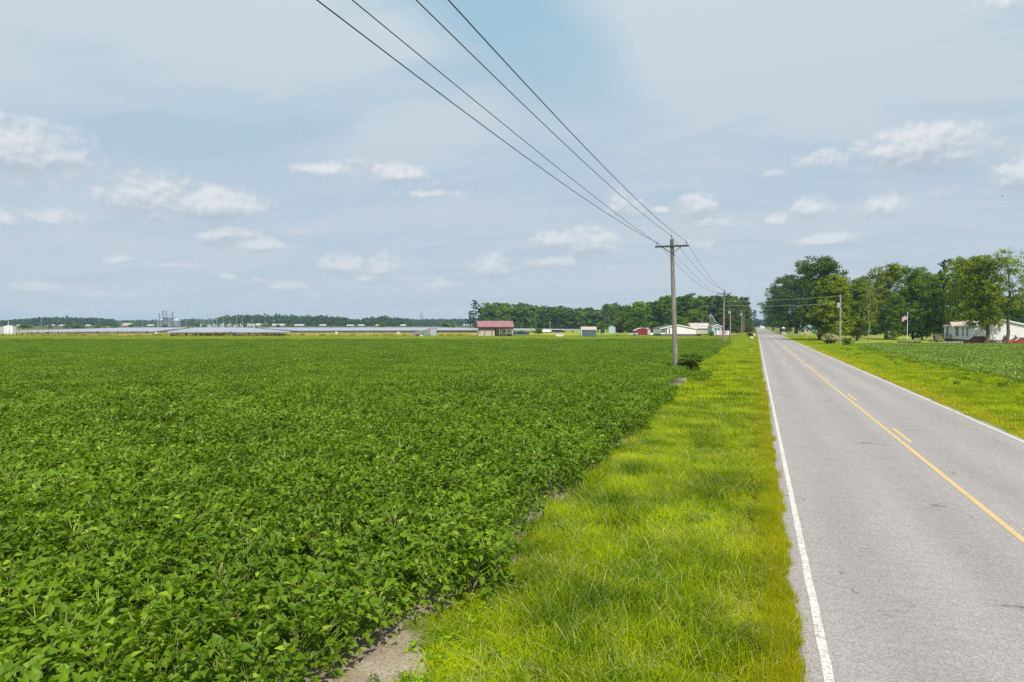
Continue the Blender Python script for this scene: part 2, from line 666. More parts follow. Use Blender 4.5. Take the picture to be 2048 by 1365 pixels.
def m_asphalt_fn(N, tc, b):
    x, y, z = N.sep(tc)
    fine = N.noise(tc, 70.0, 3.0, .8)
    vor = N.n('ShaderNodeTexVoronoi')
    vor.inputs['Scale'].default_value = 55.0
    N.put(vor.inputs['Vector'], tc)
    agg = N.sep(vor.outputs['Color'])[0]
    big = N.noise(N.xyz(N.m('MULTIPLY', x, .9), N.m('MULTIPLY', y, .12), 0), 1.0, 4.0, .6)
    # wheel paths: polished, a little darker bands along the lanes
    wp = N.m('COSINE', N.m('MULTIPLY', N.m('SUBTRACT', x, 0.78 + .85), 2 * math.pi / 1.72))
    tone = N.m('MULTIPLY_ADD', wp, -.048, N.ramp(big, .25, .75, .92, 1.07, smooth=False))
    tone = N.m('ADD', tone, N.ramp(fine, .25, .75, -.34, .34, smooth=False))
    st_ = N.noise(N.xyz(N.m('MULTIPLY', x, .8), N.m('MULTIPLY', y, 9.0), 0), 1.0, 4.0, .7)
    tone = N.m('ADD', tone, N.ramp(st_, .3, .7, -.07, .07, smooth=False))
    mg = N.noise(tc, 24.0, 3.0, .7)
    tone = N.m('ADD', tone, N.ramp(mg, .3, .7, -.10, .10, smooth=False))
    tone = N.m('MULTIPLY', tone, N.ramp(agg, 0, 1, .78, 1.22, smooth=False))
    c = N.vm('SCALE', (0, 0, 0))
    N.put(c.node.inputs[0], (.325, .291, .275))
    N.put(c.node.inputs['Scale'], tone)
    # cracks: thin lines where a warped noise crosses a level, mostly across the road, in some places only
    wv = N.noise(tc, 1.6, 4.0, .65, col=True)
    pv = N.vm('ADD', N.xyz(N.m('MULTIPLY', x, .16), N.m('MULTIPLY', y, .62), 0), N.vm('MULTIPLY', wv, (.22, .34, 0)))
    cr = N.noise(pv, 1.55, 1.0, .4)
    d = N.m('ABSOLUTE', N.m('SUBTRACT', cr, .5))
    line = N.ramp(d, .0, .0036, 1.0, .0)
    gate = N.ramp(N.noise(tc, .55, 3.0, .6), .44, .56)
    pv2 = N.vm('ADD', N.xyz(N.m('MULTIPLY', x, .3), N.m('MULTIPLY', y, 2.4), 0), N.vm('MULTIPLY', wv, (.5, .7, 0)))
    d2 = N.m('ABSOLUTE', N.m('SUBTRACT', N.noise(pv2, 1.7, 2.0, .5), .5))
    line2 = N.m('MULTIPLY', N.ramp(d2, .0, .0028, .6, .0), N.ramp(N.noise(tc, 2.1, 3.0, .6), .56, .66))
    lx = N.m('ABSOLUTE', N.m('MULTIPLY_ADD', N.m('SUBTRACT', N.noise(N.xyz(0, y, 0), .7, 6.0, .7), .5), .5, N.m('SUBTRACT', x, 7.05)))
    line3 = N.m('MULTIPLY', N.ramp(lx, .0, .022, 1.0, .0), N.ramp(N.noise(tc, 1.1, 3.0, .6), .46, .56))
    ln = N.m('MAXIMUM', N.m('MULTIPLY', line, gate), N.m('MAXIMUM', line2, line3))
    c = N.mix(N.m('MULTIPLY', ln, .62), c, (.075, .068, .064))
    bp = N.n('ShaderNodeBump')
    bp.inputs['Strength'].default_value = .55
    bp.inputs['Distance'].default_value = .004
    N.put(bp.inputs['Height'], N.m('ADD', fine, agg))
    N.put(b.inputs['Normal'], bp.outputs[0])
    return c


def m_paint_fn(colr, crack=.55):
    def fn(N, tc, b):
        x, y, z = N.sep(tc)
        wv = N.noise(tc, 5.0, 3.0, .6)
        # thin cross cracks, unevenly spaced
        yy = N.m('MULTIPLY_ADD', wv, .10, y)
        cr = N.noise(N.xyz(N.m('MULTIPLY', x, .8), yy, 0), 7.5, 2.0, .6)
        ln = N.ramp(N.m('ABSOLUTE', N.m('SUBTRACT', cr, .5)), .0, .035, 1.0, .0)
        wear = N.ramp(N.noise(tc, 32.0, 5.0, .8), .56, .68, .0, .75)
        far = N.noise(tc, .6, 4.0, .6)
        f = N.m('MAXIMUM', N.m('MULTIPLY', ln, crack), N.m('MULTIPLY', wear, N.ramp(far, .35, .65, .35, 1.0)))
        return N.mix(f, colr, (.27, .24, .21))
    return fn


M_ground = mat("field_ground", (0, 0, 0), rough=.95, spec=.05, fn=m_ground_fn)
M_lawn = mat("mown_grass", (0, 0, 0), rough=.95, spec=.05, fn=m_lawn_fn)
M_dry = mat("dry_grass_ground", (0, 0, 0), rough=.95, spec=.05, fn=m_dry_fn)
M_verge = mat("verge_ground", (0, 0, 0), rough=.95, spec=.05, fn=m_verge_fn)
M_soil = mat("sandy_soil", (0, 0, 0), rough=.95, spec=.05, fn=m_soil_fn, bump=.0)
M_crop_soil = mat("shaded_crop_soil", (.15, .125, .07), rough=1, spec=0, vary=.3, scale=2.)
M_asphalt = mat("worn_asphalt", (0, 0, 0), rough=.86, spec=.25, fn=m_asphalt_fn)
M_white = mat("white_road_paint", (0, 0, 0), rough=.7, spec=.3, fn=m_paint_fn((.62, .59, .53), .78))
M_yellow = mat("yellow_road_paint", (0, 0, 0), rough=.7, spec=.3, fn=m_paint_fn((.64, .45, .19), .5))
M_drive = mat("pale_gravel", (.50, .44, .33), rough=.95, spec=.1, vary=.25, scale=.8)
M_concrete = mat("grey_concrete", (.40, .38, .35), rough=.9, spec=.1, vary=.15, scale=2.)

BIG = 3900.0
g = sheet("ground", [(-BIG, -BIG), (BIG, -BIG), (BIG, BIG), (-BIG, BIG)], 0.0, M_ground)
# lawn beyond the near field
L1 = [pd(-500, 134), pd(1560, 134), pd(1540, 250), pd(1525, 600), pd(1000, 470), pd(905, 250), pd(-500, 212)]
sheet("lawn", ccw(L1), .008, M_lawn)
sheet("dry_grass_ground", ccw([pd(-600, 213), pd(900, 213), pd(1160, 300), pd(1160, 330), pd(600, 330), pd(-600, 300)]), .012, M_dry)
# right-hand lawn under the trees
sheet("lawn", ccw([(8.2, 118), (8.2, 560), (210, 560), (210, 90), (60, 100)]), .008, M_lawn)
# road verges
sheet("verge_ground", [(-6.9, -12), (.50, -12), (.50, 900), (-6.9, 900)], .012, M_verge)
sheet("verge_ground", [(7.82, -12), (15.5, -12), (15.5, 900), (7.82, 900)], .012, M_verge)
# soil of the fields
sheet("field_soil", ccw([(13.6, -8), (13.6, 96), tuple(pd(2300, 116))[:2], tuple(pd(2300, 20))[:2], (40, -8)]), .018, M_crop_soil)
def clod_sheet(name, cx, cy, ra, rb):
    """bare soil: a gently lumpy, irregular patch"""
    na, nr = 56, 14
    V = [(cx, cy, .035)]
    for r_ in range(1, nr + 1):
        for a_ in range(na):
            t = 2 * math.pi * a_ / na
            k_ = (1 + .16 * math.sin(3 * t + 1) + .12 * math.sin(7 * t) + .06 * math.sin(11 * t + 2)) * r_ / nr
            x, y = cx + ra * k_ * math.cos(t), cy + rb * k_ * math.sin(t)
            z = .022 + .022 * (1 - (r_ / nr) ** 4) + .014 * mnoise.noise((x * 9, y * 9, 0)) + .009 * mnoise.noise((x * 26, y * 26, 1))
            V.append((x, y, z if r_ < nr else .019))
    Fc = [(0, 1 + a_, 1 + (a_ + 1) % na) for a_ in range(na)]
    for r_ in range(nr - 1):
        for a_ in range(na):
            p, q = 1 + r_ * na + a_, 1 + r_ * na + (a_ + 1) % na
            Fc.append((p, p + na, q + na, q))
    me = bpy.data.meshes.new(name)
    me.from_pydata(V, [], Fc)
    me.materials.append(M_soil)
    o = bpy.data.objects.new(name, me)
    COL.objects.link(o)
    o['kind'] = 'structure'


SOIL = [(-3.62, 5.75, .38, 1.6), (-3.42, 10.2, .14, .7), (-3.42, 14.5, .12, 1.3), (-3.42, 19.5, .12, 1.8), (-3.42, 26, .12, 1.6)]
for q_ in SOIL:
    clod_sheet("bare_soil", *q_)

# ---- the road
road_v, road_f = [], []
ys = np.concatenate([np.arange(-14, 60, .35), np.arange(60, 160, 2.0), np.arange(160, 900, 20.0)])
for y in ys:
    xl = .47 + (.035 * math.sin(y * 1.7) + .03 * math.sin(y * 4.1 + 1) + .02 * math.sin(y * 9.3)) * (1 if y < 60 else 0)
    xr = 7.90 + (.04 * math.sin(y * 1.3 + 2) + .03 * math.sin(y * 3.7)) * (1 if y < 60 else 0)
    road_v += [(xl, y, .03), (2.4, y, .05), (4.25, y, .065), (6.1, y, .05), (xr, y, .03), (xl - .05, y, .0), (xr + .05, y, .0)]
for i in range(len(ys) - 1):
    a, b = i * 7, i * 7 + 7
    for k in range(4):
        road_f.append((a + k, a + k + 1, b + k + 1, b + k))
    road_f.append((a + 5, a, b, b + 5))
    road_f.append((a + 4, a + 6, b + 6, b + 4))
me = bpy.data.meshes.new("road")
me.from_pydata(road_v, [], road_f)
me.materials.append(M_asphalt)
road = bpy.data.objects.new("road", me)
COL.objects.link(road)
road['kind'] = 'structure'


def roadz(x):
    xs = [.47, 2.4, 4.25, 6.1, 7.9]
    return float(np.interp(x, xs, [.03, .05, .065, .05, .03]))


def paint(name, xc, w, y0, y1, m, step=.5, jitter=.006):
    V, Fc = [], []
    yy = list(np.arange(y0, min(y1, 60), step)) + list(np.arange(max(y0, 60), y1, 8.0)) + [y1]
    yy = sorted(set(round(float(q), 3) for q in yy))
    for y in yy:
        a, b = xc - w / 2 + random.uniform(-jitter, jitter), xc + w / 2 + random.uniform(-jitter, jitter)
        V += [(a, y, roadz(a) + .005), (b, y, roadz(b) + .005)]
    for i in range(len(yy) - 1):
        Fc.append((2 * i, 2 * i + 1, 2 * i + 3, 2 * i + 2))
    me_ = bpy.data.meshes.new(name)
    me_.from_pydata(V, [], Fc)
    me_.materials.append(m)
    o = bpy.data.objects.new(name, me_)
    COL.objects.link(o)
    o.parent = road
    return o


paint("white_edge_line", .72, .100, -12, 880, M_white, .25, .006)
paint("white_edge_line", 7.70, .12, -12, 880, M_white, .4)
paint("solid_yellow_line", 4.16, .115, -12, 880, M_yellow, .4, .004)
DASH0 = gp(1827, 891)[1]
for k in range(-1, 24):
    y0 = DASH0 + 12.2 * k
    paint("yellow_dash", 4.42, .11, y0, y0 + 3.05, M_yellow, .5, .004)

# driveways and lanes crossing the lawns
def strip(name, pts, w, m, z=.03):
    V = []
    for i, p in enumerate(pts):
        a, b = pts[max(i - 1, 0)], pts[min(i + 1, len(pts) - 1)]
        d = Vector((b[0] - a[0], b[1] - a[1])).normalized()
        V.append((p[0] - d.y * w / 2, p[1] + d.x * w / 2))
        V.append((p[0] + d.y * w / 2, p[1] - d.x * w / 2))
    me_ = bpy.data.meshes.new(name)
    me_.from_pydata([(x, y, z) for x, y in V], [], [(2 * i, 2 * i + 1, 2 * i + 3, 2 * i + 2) for i in range(len(pts) - 1)])
    me_.materials.append(m)
    o = bpy.data.objects.new(name, me_)
    COL.objects.link(o)
    o['kind'] = 'structure'
    return o


strip("driveway", [(7.7, 121), (12, 121.5), (30, 121), (52, 119)], 2.6, M_drive)
strip("driveway", [(7.7, 186), (14, 187), (26, 190), (60, 200)], 3.2, M_drive)
strip("driveway", [(7.7, 345), (30, 350), (120, 370)], 6.0, M_concrete)
strip("driveway", [(.6, 255), (-6, 256), (-30, 262), (-60, 262)], 4.0, M_concrete)
strip("driveway", [(7.7, 560), (40, 575), (200, 600)], 9.0, M_concrete)
# ================================================================ CROPS AND GRASS
LEAF_V = np.array([(0, 0, 0), (.27, .20, .07), (.33, .44, .10), (.17, .78, .03), (0, 1.15, -.10),
                   (-.17, .78, .03), (-.33, .44, .10), (-.27, .20, .07), (0, .50, -.05)], float)
LEAF_F = np.array([(8, i, (i + 1) % 8) for i in range(8)])
LEAF_S = np.array([(0, 0, 0), (.36, .48, .08), (0, 1.0, -.06), (-.36, .48, .08)], float)
LEAF_SF = np.array([(0, 1, 2, 3)])


def soy_plant(seed, n_tri=20, h=.72, rad=.30, leaf=.080):
    g_ = np.random.default_rng(seed)
    P, Mx, S = [], [], []
    pet_v, pet_f = [], []
    for i in range(n_tri):
        t = (i + .5) / n_tri
        zz = h * (.22 + .78 * t ** .75) * g_.uniform(.92, 1.06)
        a = g_.uniform(0, 2 * math.pi)
        rr = rad * (1.08 - .55 * t) * g_.uniform(.45, 1.1)
        c = np.array([rr * math.cos(a), rr * math.sin(a), zz])
        s0 = np.array([c[0] * .15, c[1] * .15, zz - .13])
        k = len(pet_v)
        w = .0035
        pet_v += [s0 + (w, 0, 0), s0 - (w, 0, 0), c - (w, 0, 0), c + (w, 0, 0)]
        pet_f.append((k, k + 1, k + 2, k + 3))
        for j, da in enumerate((-1.15, 0, 1.15)):
            yaw = a - math.pi / 2 + da + g_.normal(0, .25)
            pitch = g_.normal(.25 if t > .5 else -.25, .55)
            roll = g_.normal(0, .5)
            P.append(c + np.array([0, 0, g_.uniform(-.01, .01)]))
            Mx.append((yaw, pitch, roll))
            S.append(leaf * g_.uniform(.75, 1.25) * (1.0 if j != 1 else 1.1))
    Mx = np.array(Mx)
    v, f = stamp(LEAF_V, LEAF_F, rotmats(Mx[:, 0], Mx[:, 1], Mx[:, 2]), np.array(P), np.array(S))
    pf = np.array(pet_f) + len(v)
    v = np.concatenate([v, np.array(pet_v)])
    mi = [0] * len(f) + [1] * len(pf)
    return v, [(3, f), (4, pf)], mi


M_soy = foliage("soybean_leaf", (.072, .148, .004), (.222, .352, .012), tip=(.36, .46, .04), rough=.50, spec=.30, trans=.38, patch=.35, amt=.35, island=.75)
M_stem = mat("soybean_stem", (.26, .32, .06), rough=.7)
M_soy_r = foliage("pale_crop_leaf", (.085, .160, .008), (.28, .41, .030), tip=(.50, .58, .24), rough=.6, spec=.35, trans=.25, patch=.3, amt=.35, island=.9)

soy_src = []
for s in range(7):
    v, fb, mi = soy_plant(100 + s, n_tri=42 + s % 3 * 3)
    soy_src.append(mesh_np("soybean_plant_mesh", v, fb, (M_soy, M_stem), mi))


def canopy_patch(seed, size, n, h, leaf, m, name, spread=.22):
    g_ = np.random.default_rng(seed)
    x = g_.uniform(-size / 2, size / 2, n)
    y = g_.uniform(-size / 2, size / 2, n)
    bump = np.sin(x * 2 * math.pi / size * 3 + seed) * np.cos(y * 2 * math.pi / size * 3 + seed * 2)
    z = h * (.86 + .10 * bump) - np.abs(g_.normal(0, spread * .6, n))
    z = np.maximum(z, .12)
    P = np.stack([x, y, z], 1)
    M = rotmats(g_.uniform(0, 2 * math.pi, n), g_.normal(.15, .5, n), g_.normal(0, .45, n))
    v, f = stamp(LEAF_S, LEAF_SF, M, P, leaf * g_.uniform(.7, 1.35, n))
    return mesh_np(name, v, [(4, f)], (m,))


def field_edge(y):
    e = -3.64 + .09 * np.sin(y * .9) + .07 * np.sin(y * 2.3 + 1) - .22 / (1 + np.exp((y - 7.4) * 5))
    notch = np.exp(-((y - 57.5) / 6.0) ** 2) * 1.9
    tip = np.exp(-((y - 42) / 5.0) ** 2) * .55
    return e - notch + tip


_yy = np.concatenate([np.arange(-8, 120, 1.0)])
_pts = [(float(field_edge(np.array([q]))[0]) - (.02 if q < 31 else .75), float(q)) for q in _yy] + [tuple(pd(1480, 138))[:2], tuple(pd(-500, 138))[:2], (-90, -8)]
sheet("field_soil", ccw(_pts), .018, M_soil)


def in_view(x, y, pad=.16):
    d = x * FWD[0] + y * FWD[1]
    r_ = x * RGT[0] + y * RGT[1]
    q = r_ / np.maximum(d, .1)
    return (d > 3.4) & (q > -.75 - pad) & (q < .75 + pad)


def hmap(x, y):
    return 1 + .09 * fbm(x, y, .45, 1.0) + .05 * fbm(x, y, 1.4, 2.0) - .42 * np.clip(fbm(x, y * 1.6, .30, 7.0) - .62, 0, .6)


# near soybean plants in rows, filled in at random
NEAR = 34.0
sp = .34
gx, gy = np.meshgrid(np.arange(-36, -3.6, sp), np.arange(.5, 36, sp))
x = gx.ravel() + rng.uniform(-.13, .13, gx.size)
y = gy.ravel() + rng.uniform(-.13, .13, gx.size)
d = x * FWD[0] + y * FWD[1]
k = in_view(x, y) & (d < NEAR) & (x < field_edge(y))
x, y = x[k], y[k]
hh = hmap(x, y) * rng.uniform(.86, 1.14, len(x))
edge = np.clip((field_edge(y) - x) / .5, 0, 1)
hh *= .84 + .16 * edge
ex = [(-3.30, 8.35), (-3.45, 8.1), (-3.38, 8.65), (-3.6, 8.4)]
x = np.concatenate([x, [q[0] for q in ex]])
y = np.concatenate([y, [q[1] for q in ex]])
hh = np.concatenate([hh, [1.12, 1.05, 1.0, 1.1]])
n = len(x)
tl = rng.normal(0, .10, (n, 2))
scatter("soybean_crop", np.stack([x, y, np.full(n, .01)], 1), rng.uniform(0, 6.28, n),
        np.stack([hh * 1.06, hh * 1.06, hh], 1), rng.integers(0, 7, n), soy_src,
        "dense dark green leafy soybean plants in the foreground of the big field", "crop", tilt=tl)

mid_src = [canopy_patch(40 + i, 2.4, 2100, .80, .088, M_soy, "soybean_patch_mesh") for i in range(5)]
gx, gy = np.meshgrid(np.arange(-190, -3.0, 1.9), np.arange(2, 190, 1.9))
x = gx.ravel() + rng.uniform(-.4, .4, gx.size)
y = gy.ravel() + rng.uniform(-.4, .4, gx.size)
d = x * FWD[0] + y * FWD[1]
k = in_view(x, y, .10) & (d >= NEAR - .6) & (d < 138) & (x + .95 < field_edge(y) + .25)
x, y = x[k], y[k]
# the field's right end narrows off before the second pole
k = ~((x > -6.5) & (y > 128))
x, y = x[k], y[k]
_pp = pd(1352, 50)
hh = hmap(x, y) * rng.uniform(.95, 1.06, len(x)) * np.where((x - _pp.x - .6) ** 2 + (y - _pp.y) ** 2 < 2.6, .45, 1)
n = len(x)
scatter("far_soybean_crop", np.stack([x, y, np.full(n, .0)], 1), rng.integers(0, 4, n) * math.pi / 2 + rng.uniform(-.3, .3, n),
        np.stack([np.ones(n), np.ones(n), hh], 1), rng.integers(0, 5, n), mid_src,
        "even green sheet of soybean plants reaching back to the lawn", "crop")

# pale low crop on the right of the road
rt_src = [canopy_patch(70 + i, 2.4, 1250, .62, .095, M_soy_r, "pale_crop_patch_mesh", .2) for i in range(5)]
gx, gy = np.meshgrid(np.arange(13.8, 130, 1.95), np.arange(10, 150, 1.95))
x = gx.ravel() + rng.uniform(-.4, .4, gx.size)
y = gy.ravel() + rng.uniform(-.4, .4, gx.size)
d = x * FWD[0] + y * FWD[1]
k = in_view(x, y, .10) & (d < 113) & (x > 14.6 + .4 * np.sin(y * .35) + .3 * np.sin(y * .9))
x, y = x[k], y[k]
hh = (1 + .16 * fbm(x, y, .5, 4.0)) * rng.uniform(.9, 1.1, len(x))
n = len(x)
scatter("pale_green_crop", np.stack([x, y, np.full(n, .0)], 1), rng.uniform(0, 6.28, n),
        np.stack([np.ones(n), np.ones(n), hh], 1), rng.integers(0, 5, n), rt_src,
        "pale speckled green crop in the field right of the road", "crop")


# ---- grass
def grass_patch(seed, size, n, hmin, hmax, width, m, name, straw=None, straw_n=0, lean=.5):
    g_ = np.random.default_rng(seed)
    V, Fq, Ft, mi_q, mi_t = [], [], [], [], []
    tot = n + straw_n
    # clumpy placement
    cx_ = g_.uniform(-size / 2, size / 2, 14)
    cy2 = g_.uniform(-size / 2, size / 2, 14)
    for i in range(tot):
        st = i >= n
        if g_.random() < .6:
            j = g_.integers(0, 14)
            bx_, by_ = cx_[j] + g_.normal(0, size * .07), cy2[j] + g_.normal(0, size * .07)
        else:
            bx_, by_ = g_.uniform(-size / 2, size / 2), g_.uniform(-size / 2, size / 2)
        h = g_.uniform(hmin, hmax) * (1.25 if st else 1)
        a = g_.uniform(0, 2 * math.pi)
        ln = h * g_.uniform(.15, 1.0) * lean * (1.5 if st else 1)
        w = width * g_.uniform(.6, 1.3) * (.55 if st else 1)
        wa = g_.uniform(0, math.pi)
        wx, wy = math.cos(wa) * w / 2, math.sin(wa) * w / 2
        o = len(V)
        for t, ww in ((0, 1.0), (.4, .95), (.75, .7)):
            cx2 = bx_ + math.cos(a) * ln * t ** 2
            cy3 = by_ + math.sin(a) * ln * t ** 2
            z_ = h * (t - .18 * t ** 3 * (ln / h))
            V += [(cx2 - wx * ww, cy3 - wy * ww, z_), (cx2 + wx * ww, cy3 + wy * ww, z_)]
        V.append((bx_ + math.cos(a) * ln * 1.05, by_ + math.sin(a) * ln * 1.05, h * (1 - .30 * ln / h)))
        Fq += [(o, o + 1, o + 3, o + 2), (o + 2, o + 3, o + 5, o + 4)]
        Ft.append((o + 4, o + 5, o + 6))
        mi_q += [1 if st else 0] * 2
        mi_t.append(1 if st else 0)
    return mesh_np(name, np.array(V), [(4, np.array(Fq)), (3, np.array(Ft))], (m, straw or m), mi_q + mi_t)


def grass_mat(name, a, b, dry, gx0, gx1, trans=.42):
    """verge grass: green in its middle, drier and olive close to the asphalt (a band along the road)"""
    def fn(N, tc, bs):
        g_ = N.n('ShaderNodeNewGeometry')
        oi = N.n('ShaderNodeObjectInfo')
        pos = g_.outputs['Position']
        x_, y_, z_ = N.sep(pos)
        big = N.noise(pos, .55, 3.0, .6)
        r1 = g_.outputs['Random Per Island']
        f = N.m('MULTIPLY_ADD', N.m('SUBTRACT', big, .5), 2.6, N.m('MULTIPLY_ADD', r1, .55, .22))
        f = N.m('MULTIPLY_ADD', N.m('SUBTRACT', oi.outputs['Random'], .5), .35, f, clamp=True)
        c = N.mix(f, a, b)
        xx = N.m('MULTIPLY_ADD', N.m('SUBTRACT', N.noise(pos, 1.1, 3.0, .6), .5), 1.6, x_)
        dr = N.m('MULTIPLY', N.ramp(xx, gx0, gx1), N.m('MULTIPLY_ADD', r1, .5, .45))
        return N.mix(dr, c, dry)
    return mat(name, (0, 0, 0), rough=.6, spec=.12, trans=trans, fn=fn)


M_gr = grass_mat("verge_grass", (.150, .240, .002), (.520, .615, .004), (.450, .370, .005), -.7, 1.1)
M_gr_r = grass_mat("right_verge_grass", (.20, .30, .003), (.50, .58, .008), (.58, .48, .03), 9.3, 8.0)
M_gr_d = grass_mat("coarse_grass", (.085, .170, .006), (.230, .380, .010), (.30, .30, .02), -1.3, .7)
M_straw = mat("dry_grass_stalk", (.56, .54, .20), rough=.7, spec=.2, vary=.3, scale=30, trans=.2)
M_weed = foliage("weed_leaf", (.12, .22, .008), (.34, .50, .014), rough=.6, spec=.12, trans=.35, patch=.5, amt=.4)

M_weed_d = foliage("dark_weed_leaf", (.05, .11, .010), (.17, .28, .03), rough=.6, spec=.15, trans=.3, patch=.5, amt=.4)
gn_src = [grass_patch(200 + i, .62, 330, .12, .38, .0085, M_gr, "verge_grass_tuft_mesh", M_straw, 20, lean=.95) for i in range(5)]
gn_src += [grass_patch(210, .60, 190, .18, .42, .0125, M_gr_d, "coarse_grass_tuft_mesh", M_straw, 10, lean=1.1),
           grass_patch(211, .60, 230, .14, .34, .008, M_gr, "seeding_grass_tuft_mesh", M_straw, 75, lean=1.1),
           grass_patch(212, .60, 420, .05, .17, .010, M_gr, "low_grass_tuft_mesh", M_straw, 8, lean=1.0)]
gs_src = [grass_patch(230 + i, .5, 240, .05, .15, .007, M_gr, "short_grass_tuft_mesh", M_straw, 8) for i in range(4)]
gf_src = [grass_patch(260 + i, 1.6, 420, .16, .38, .026, M_gr, "far_grass_tuft_mesh", M_straw, 14) for i in range(4)]
gr_src = [grass_patch(290 + i, 1.4, 420, .12, .34, .020, M_gr_r, "right_grass_tuft_mesh", M_straw, 14) for i in range(4)]


def soil_mask(x, y):
    ok = np.ones(len(x), bool)
    for sx, sy, a_, b_ in SOIL:
        ok &= ((x - sx) / a_) ** 2 + ((y - sy) / b_) ** 2 > 1.0 + rng.uniform(-.75, .1, len(x))
    return ok


def verge_left(d0, d1, step, size, cap=999):
    gx_, gy_ = np.meshgrid(np.arange(-7.6, .5, step), np.arange(2, 420, step))
    x_ = gx_.ravel() + rng.uniform(-step * .45, step * .45, gx_.size)
    y_ = gy_.ravel() + rng.uniform(-step * .45, step * .45, gx_.size)
    d_ = x_ * FWD[0] + y_ * FWD[1]
    k_ = in_view(x_, y_) & (d_ >= d0) & (d_ < d1) & (x_ < (.42 - size * .45 if size < 1 else -.50)) & (x_ > field_edge(y_) + (.08 if size < 1 else -.55)) & soil_mask(x_, y_)
    return x_[k_], y_[k_]


x, y = verge_left(3.0, 30, .33, .5)
n = len(x)
big = fbm(x, y, .9, 9.0)
hs = (.85 + .30 * big) * np.where(((x + 3.4) / .9) ** 2 + ((y - 6.2) / 2.4) ** 2 < 1, .5, 1.0) * np.where(x > -.35, .72, 1.0) * rng.uniform(.8, 1.2, n)
scatter("verge_grass", np.stack([x, y, np.full(n, .012)], 1), rng.uniform(0, 6.28, n), np.stack([np.ones(n), np.ones(n), hs], 1),
        rng.choice(8, n, p=[.13, .13, .13, .13, .13, .11, .13, .11]), gn_src, "bright green long grass between the soybeans and the road", "grass")
# short ragged grass creeping on to the asphalt edge
n = 6500
y = np.concatenate([rng.uniform(3, 45, 3500), rng.uniform(28, 260, 3000)])
x = .27 + .035 * np.sin(y * 2.3) + .03 * np.sin(y * 5.9 + 1) + .04 * np.sin(y * 14) + rng.normal(0, .035, n) - .02 - np.where(y > 28, rng.uniform(0, .75, n), 0)
k = in_view(x, y)
x, y = x[k], y[k]
n = len(x)
scatter("edge_grass", np.stack([x, y, np.full(n, .012)], 1), rng.uniform(0, 6.28, n), np.stack([np.where(y > 28, 1.0, .6), np.where(y > 28, 1.0, .6), rng.uniform(.7, 1.7, n)], 1),
        rng.integers(0, 4, n), gs_src, "short yellowing grass fringe along the left edge of the asphalt", "grass")
x, y = verge_left(29, 400, .85, 1.3)
n = len(x)
hs = (.9 + .25 * fbm(x, y, .5, 9.0)) * rng.uniform(.8, 1.2, n)
scatter("far_verge_grass", np.stack([x, y, np.full(n, .012)], 1), rng.uniform(0, 6.28, n), np.stack([np.ones(n), np.ones(n), hs], 1),
        rng.integers(0, 4, n), gf_src, "long green verge grass running down the left of the road into the distance", "grass")
gx, gy = np.meshgrid(np.arange(8.82, 15.8, .72), np.arange(8, 260, .72))
x = gx.ravel() + rng.uniform(-.3, .3, gx.size)
y = gy.ravel() + rng.uniform(-.3, .3, gx.size)
k = in_view(x, y) & ~((x > 15) & (y < 100)) & ~((np.abs(y - 121) < 2.2) | (np.abs(y - 187) < 2.5))
x, y = x[k], y[k]
n = len(x)
hs = (.85 + .3 * fbm(x, y, .6, 12.0)) * np.interp(x, [8.4, 10, 14], [.35, .9, 1.25]) * np.where(y > 118, .45, 1.0) * rng.uniform(.8, 1.2, n)
scatter("right_verge_grass", np.stack([x, y, np.full(n, .012)], 1), rng.uniform(0, 6.28, n), np.stack([np.ones(n), np.ones(n), hs], 1),
        rng.integers(0, 4, n), gr_src, "olive green grass verge along the right side of the road", "grass")


def weed_mesh(seed, n, rad, h, leaf, m, name):
    g_ = np.random.default_rng(seed)
    a = g_.uniform(0, 2 * math.pi, n)
    t = g_.uniform(0, 1, n)
    rr = rad * np.sqrt(g_.uniform(0.05, 1, n)) * np.sqrt(np.clip(1.05 - t * .8, .05, 1))
    P = np.stack([rr * np.cos(a), rr * np.sin(a), h * (.08 + .92 * t)], 1)
    M = rotmats(g_.uniform(0, 2 * math.pi, n), g_.normal(.3, .55, n), g_.normal(0, .5, n))
    v, f = stamp(LEAF_S, LEAF_SF, M, P, leaf * g_.uniform(.6, 1.4, n))
    return mesh_np(name, v, [(4, f)], (m,))


wd_src = [weed_mesh(300 + i, 420, .55, .62, .13, M_weed, "weed_mesh") for i in range(4)]
n = 320
y = rng.uniform(14, 108, n)
x = 13.3 + .8 * np.sin(y * .35) + rng.normal(0, .75, n)
k = in_view(x, y)
x, y = x[k], y[k]
n = len(x)
scatter("weeds", np.stack([x, y, np.zeros(n)], 1), rng.uniform(0, 6.28, n), rng.uniform(.25, .72, n), rng.integers(0, 4, n), wd_src,
        "ragged band of leafy weeds between the right verge and the pale crop", "weeds")
vw_src = [weed_mesh(340 + i, 70, .20, .26, .06, M_weed_d, "verge_weed_mesh") for i in range(3)]
n = 120
y = 3 + 40 * rng.uniform(0, 1, n) ** 1.4
x = np.where(rng.uniform(0, 1, n) < .6, rng.normal(-2.9, .45, n), rng.uniform(-3, .25, n))
k = in_view(x, y)
x, y = x[k], y[k]
n = len(x)
scatter("verge_weeds", np.stack([x, y, np.full(n, .012)], 1), rng.uniform(0, 6.28, n), rng.uniform(.35, .95, n), rng.integers(0, 3, n), vw_src,
        "scattered dark broad-leaved weeds among the verge grass", "weeds")
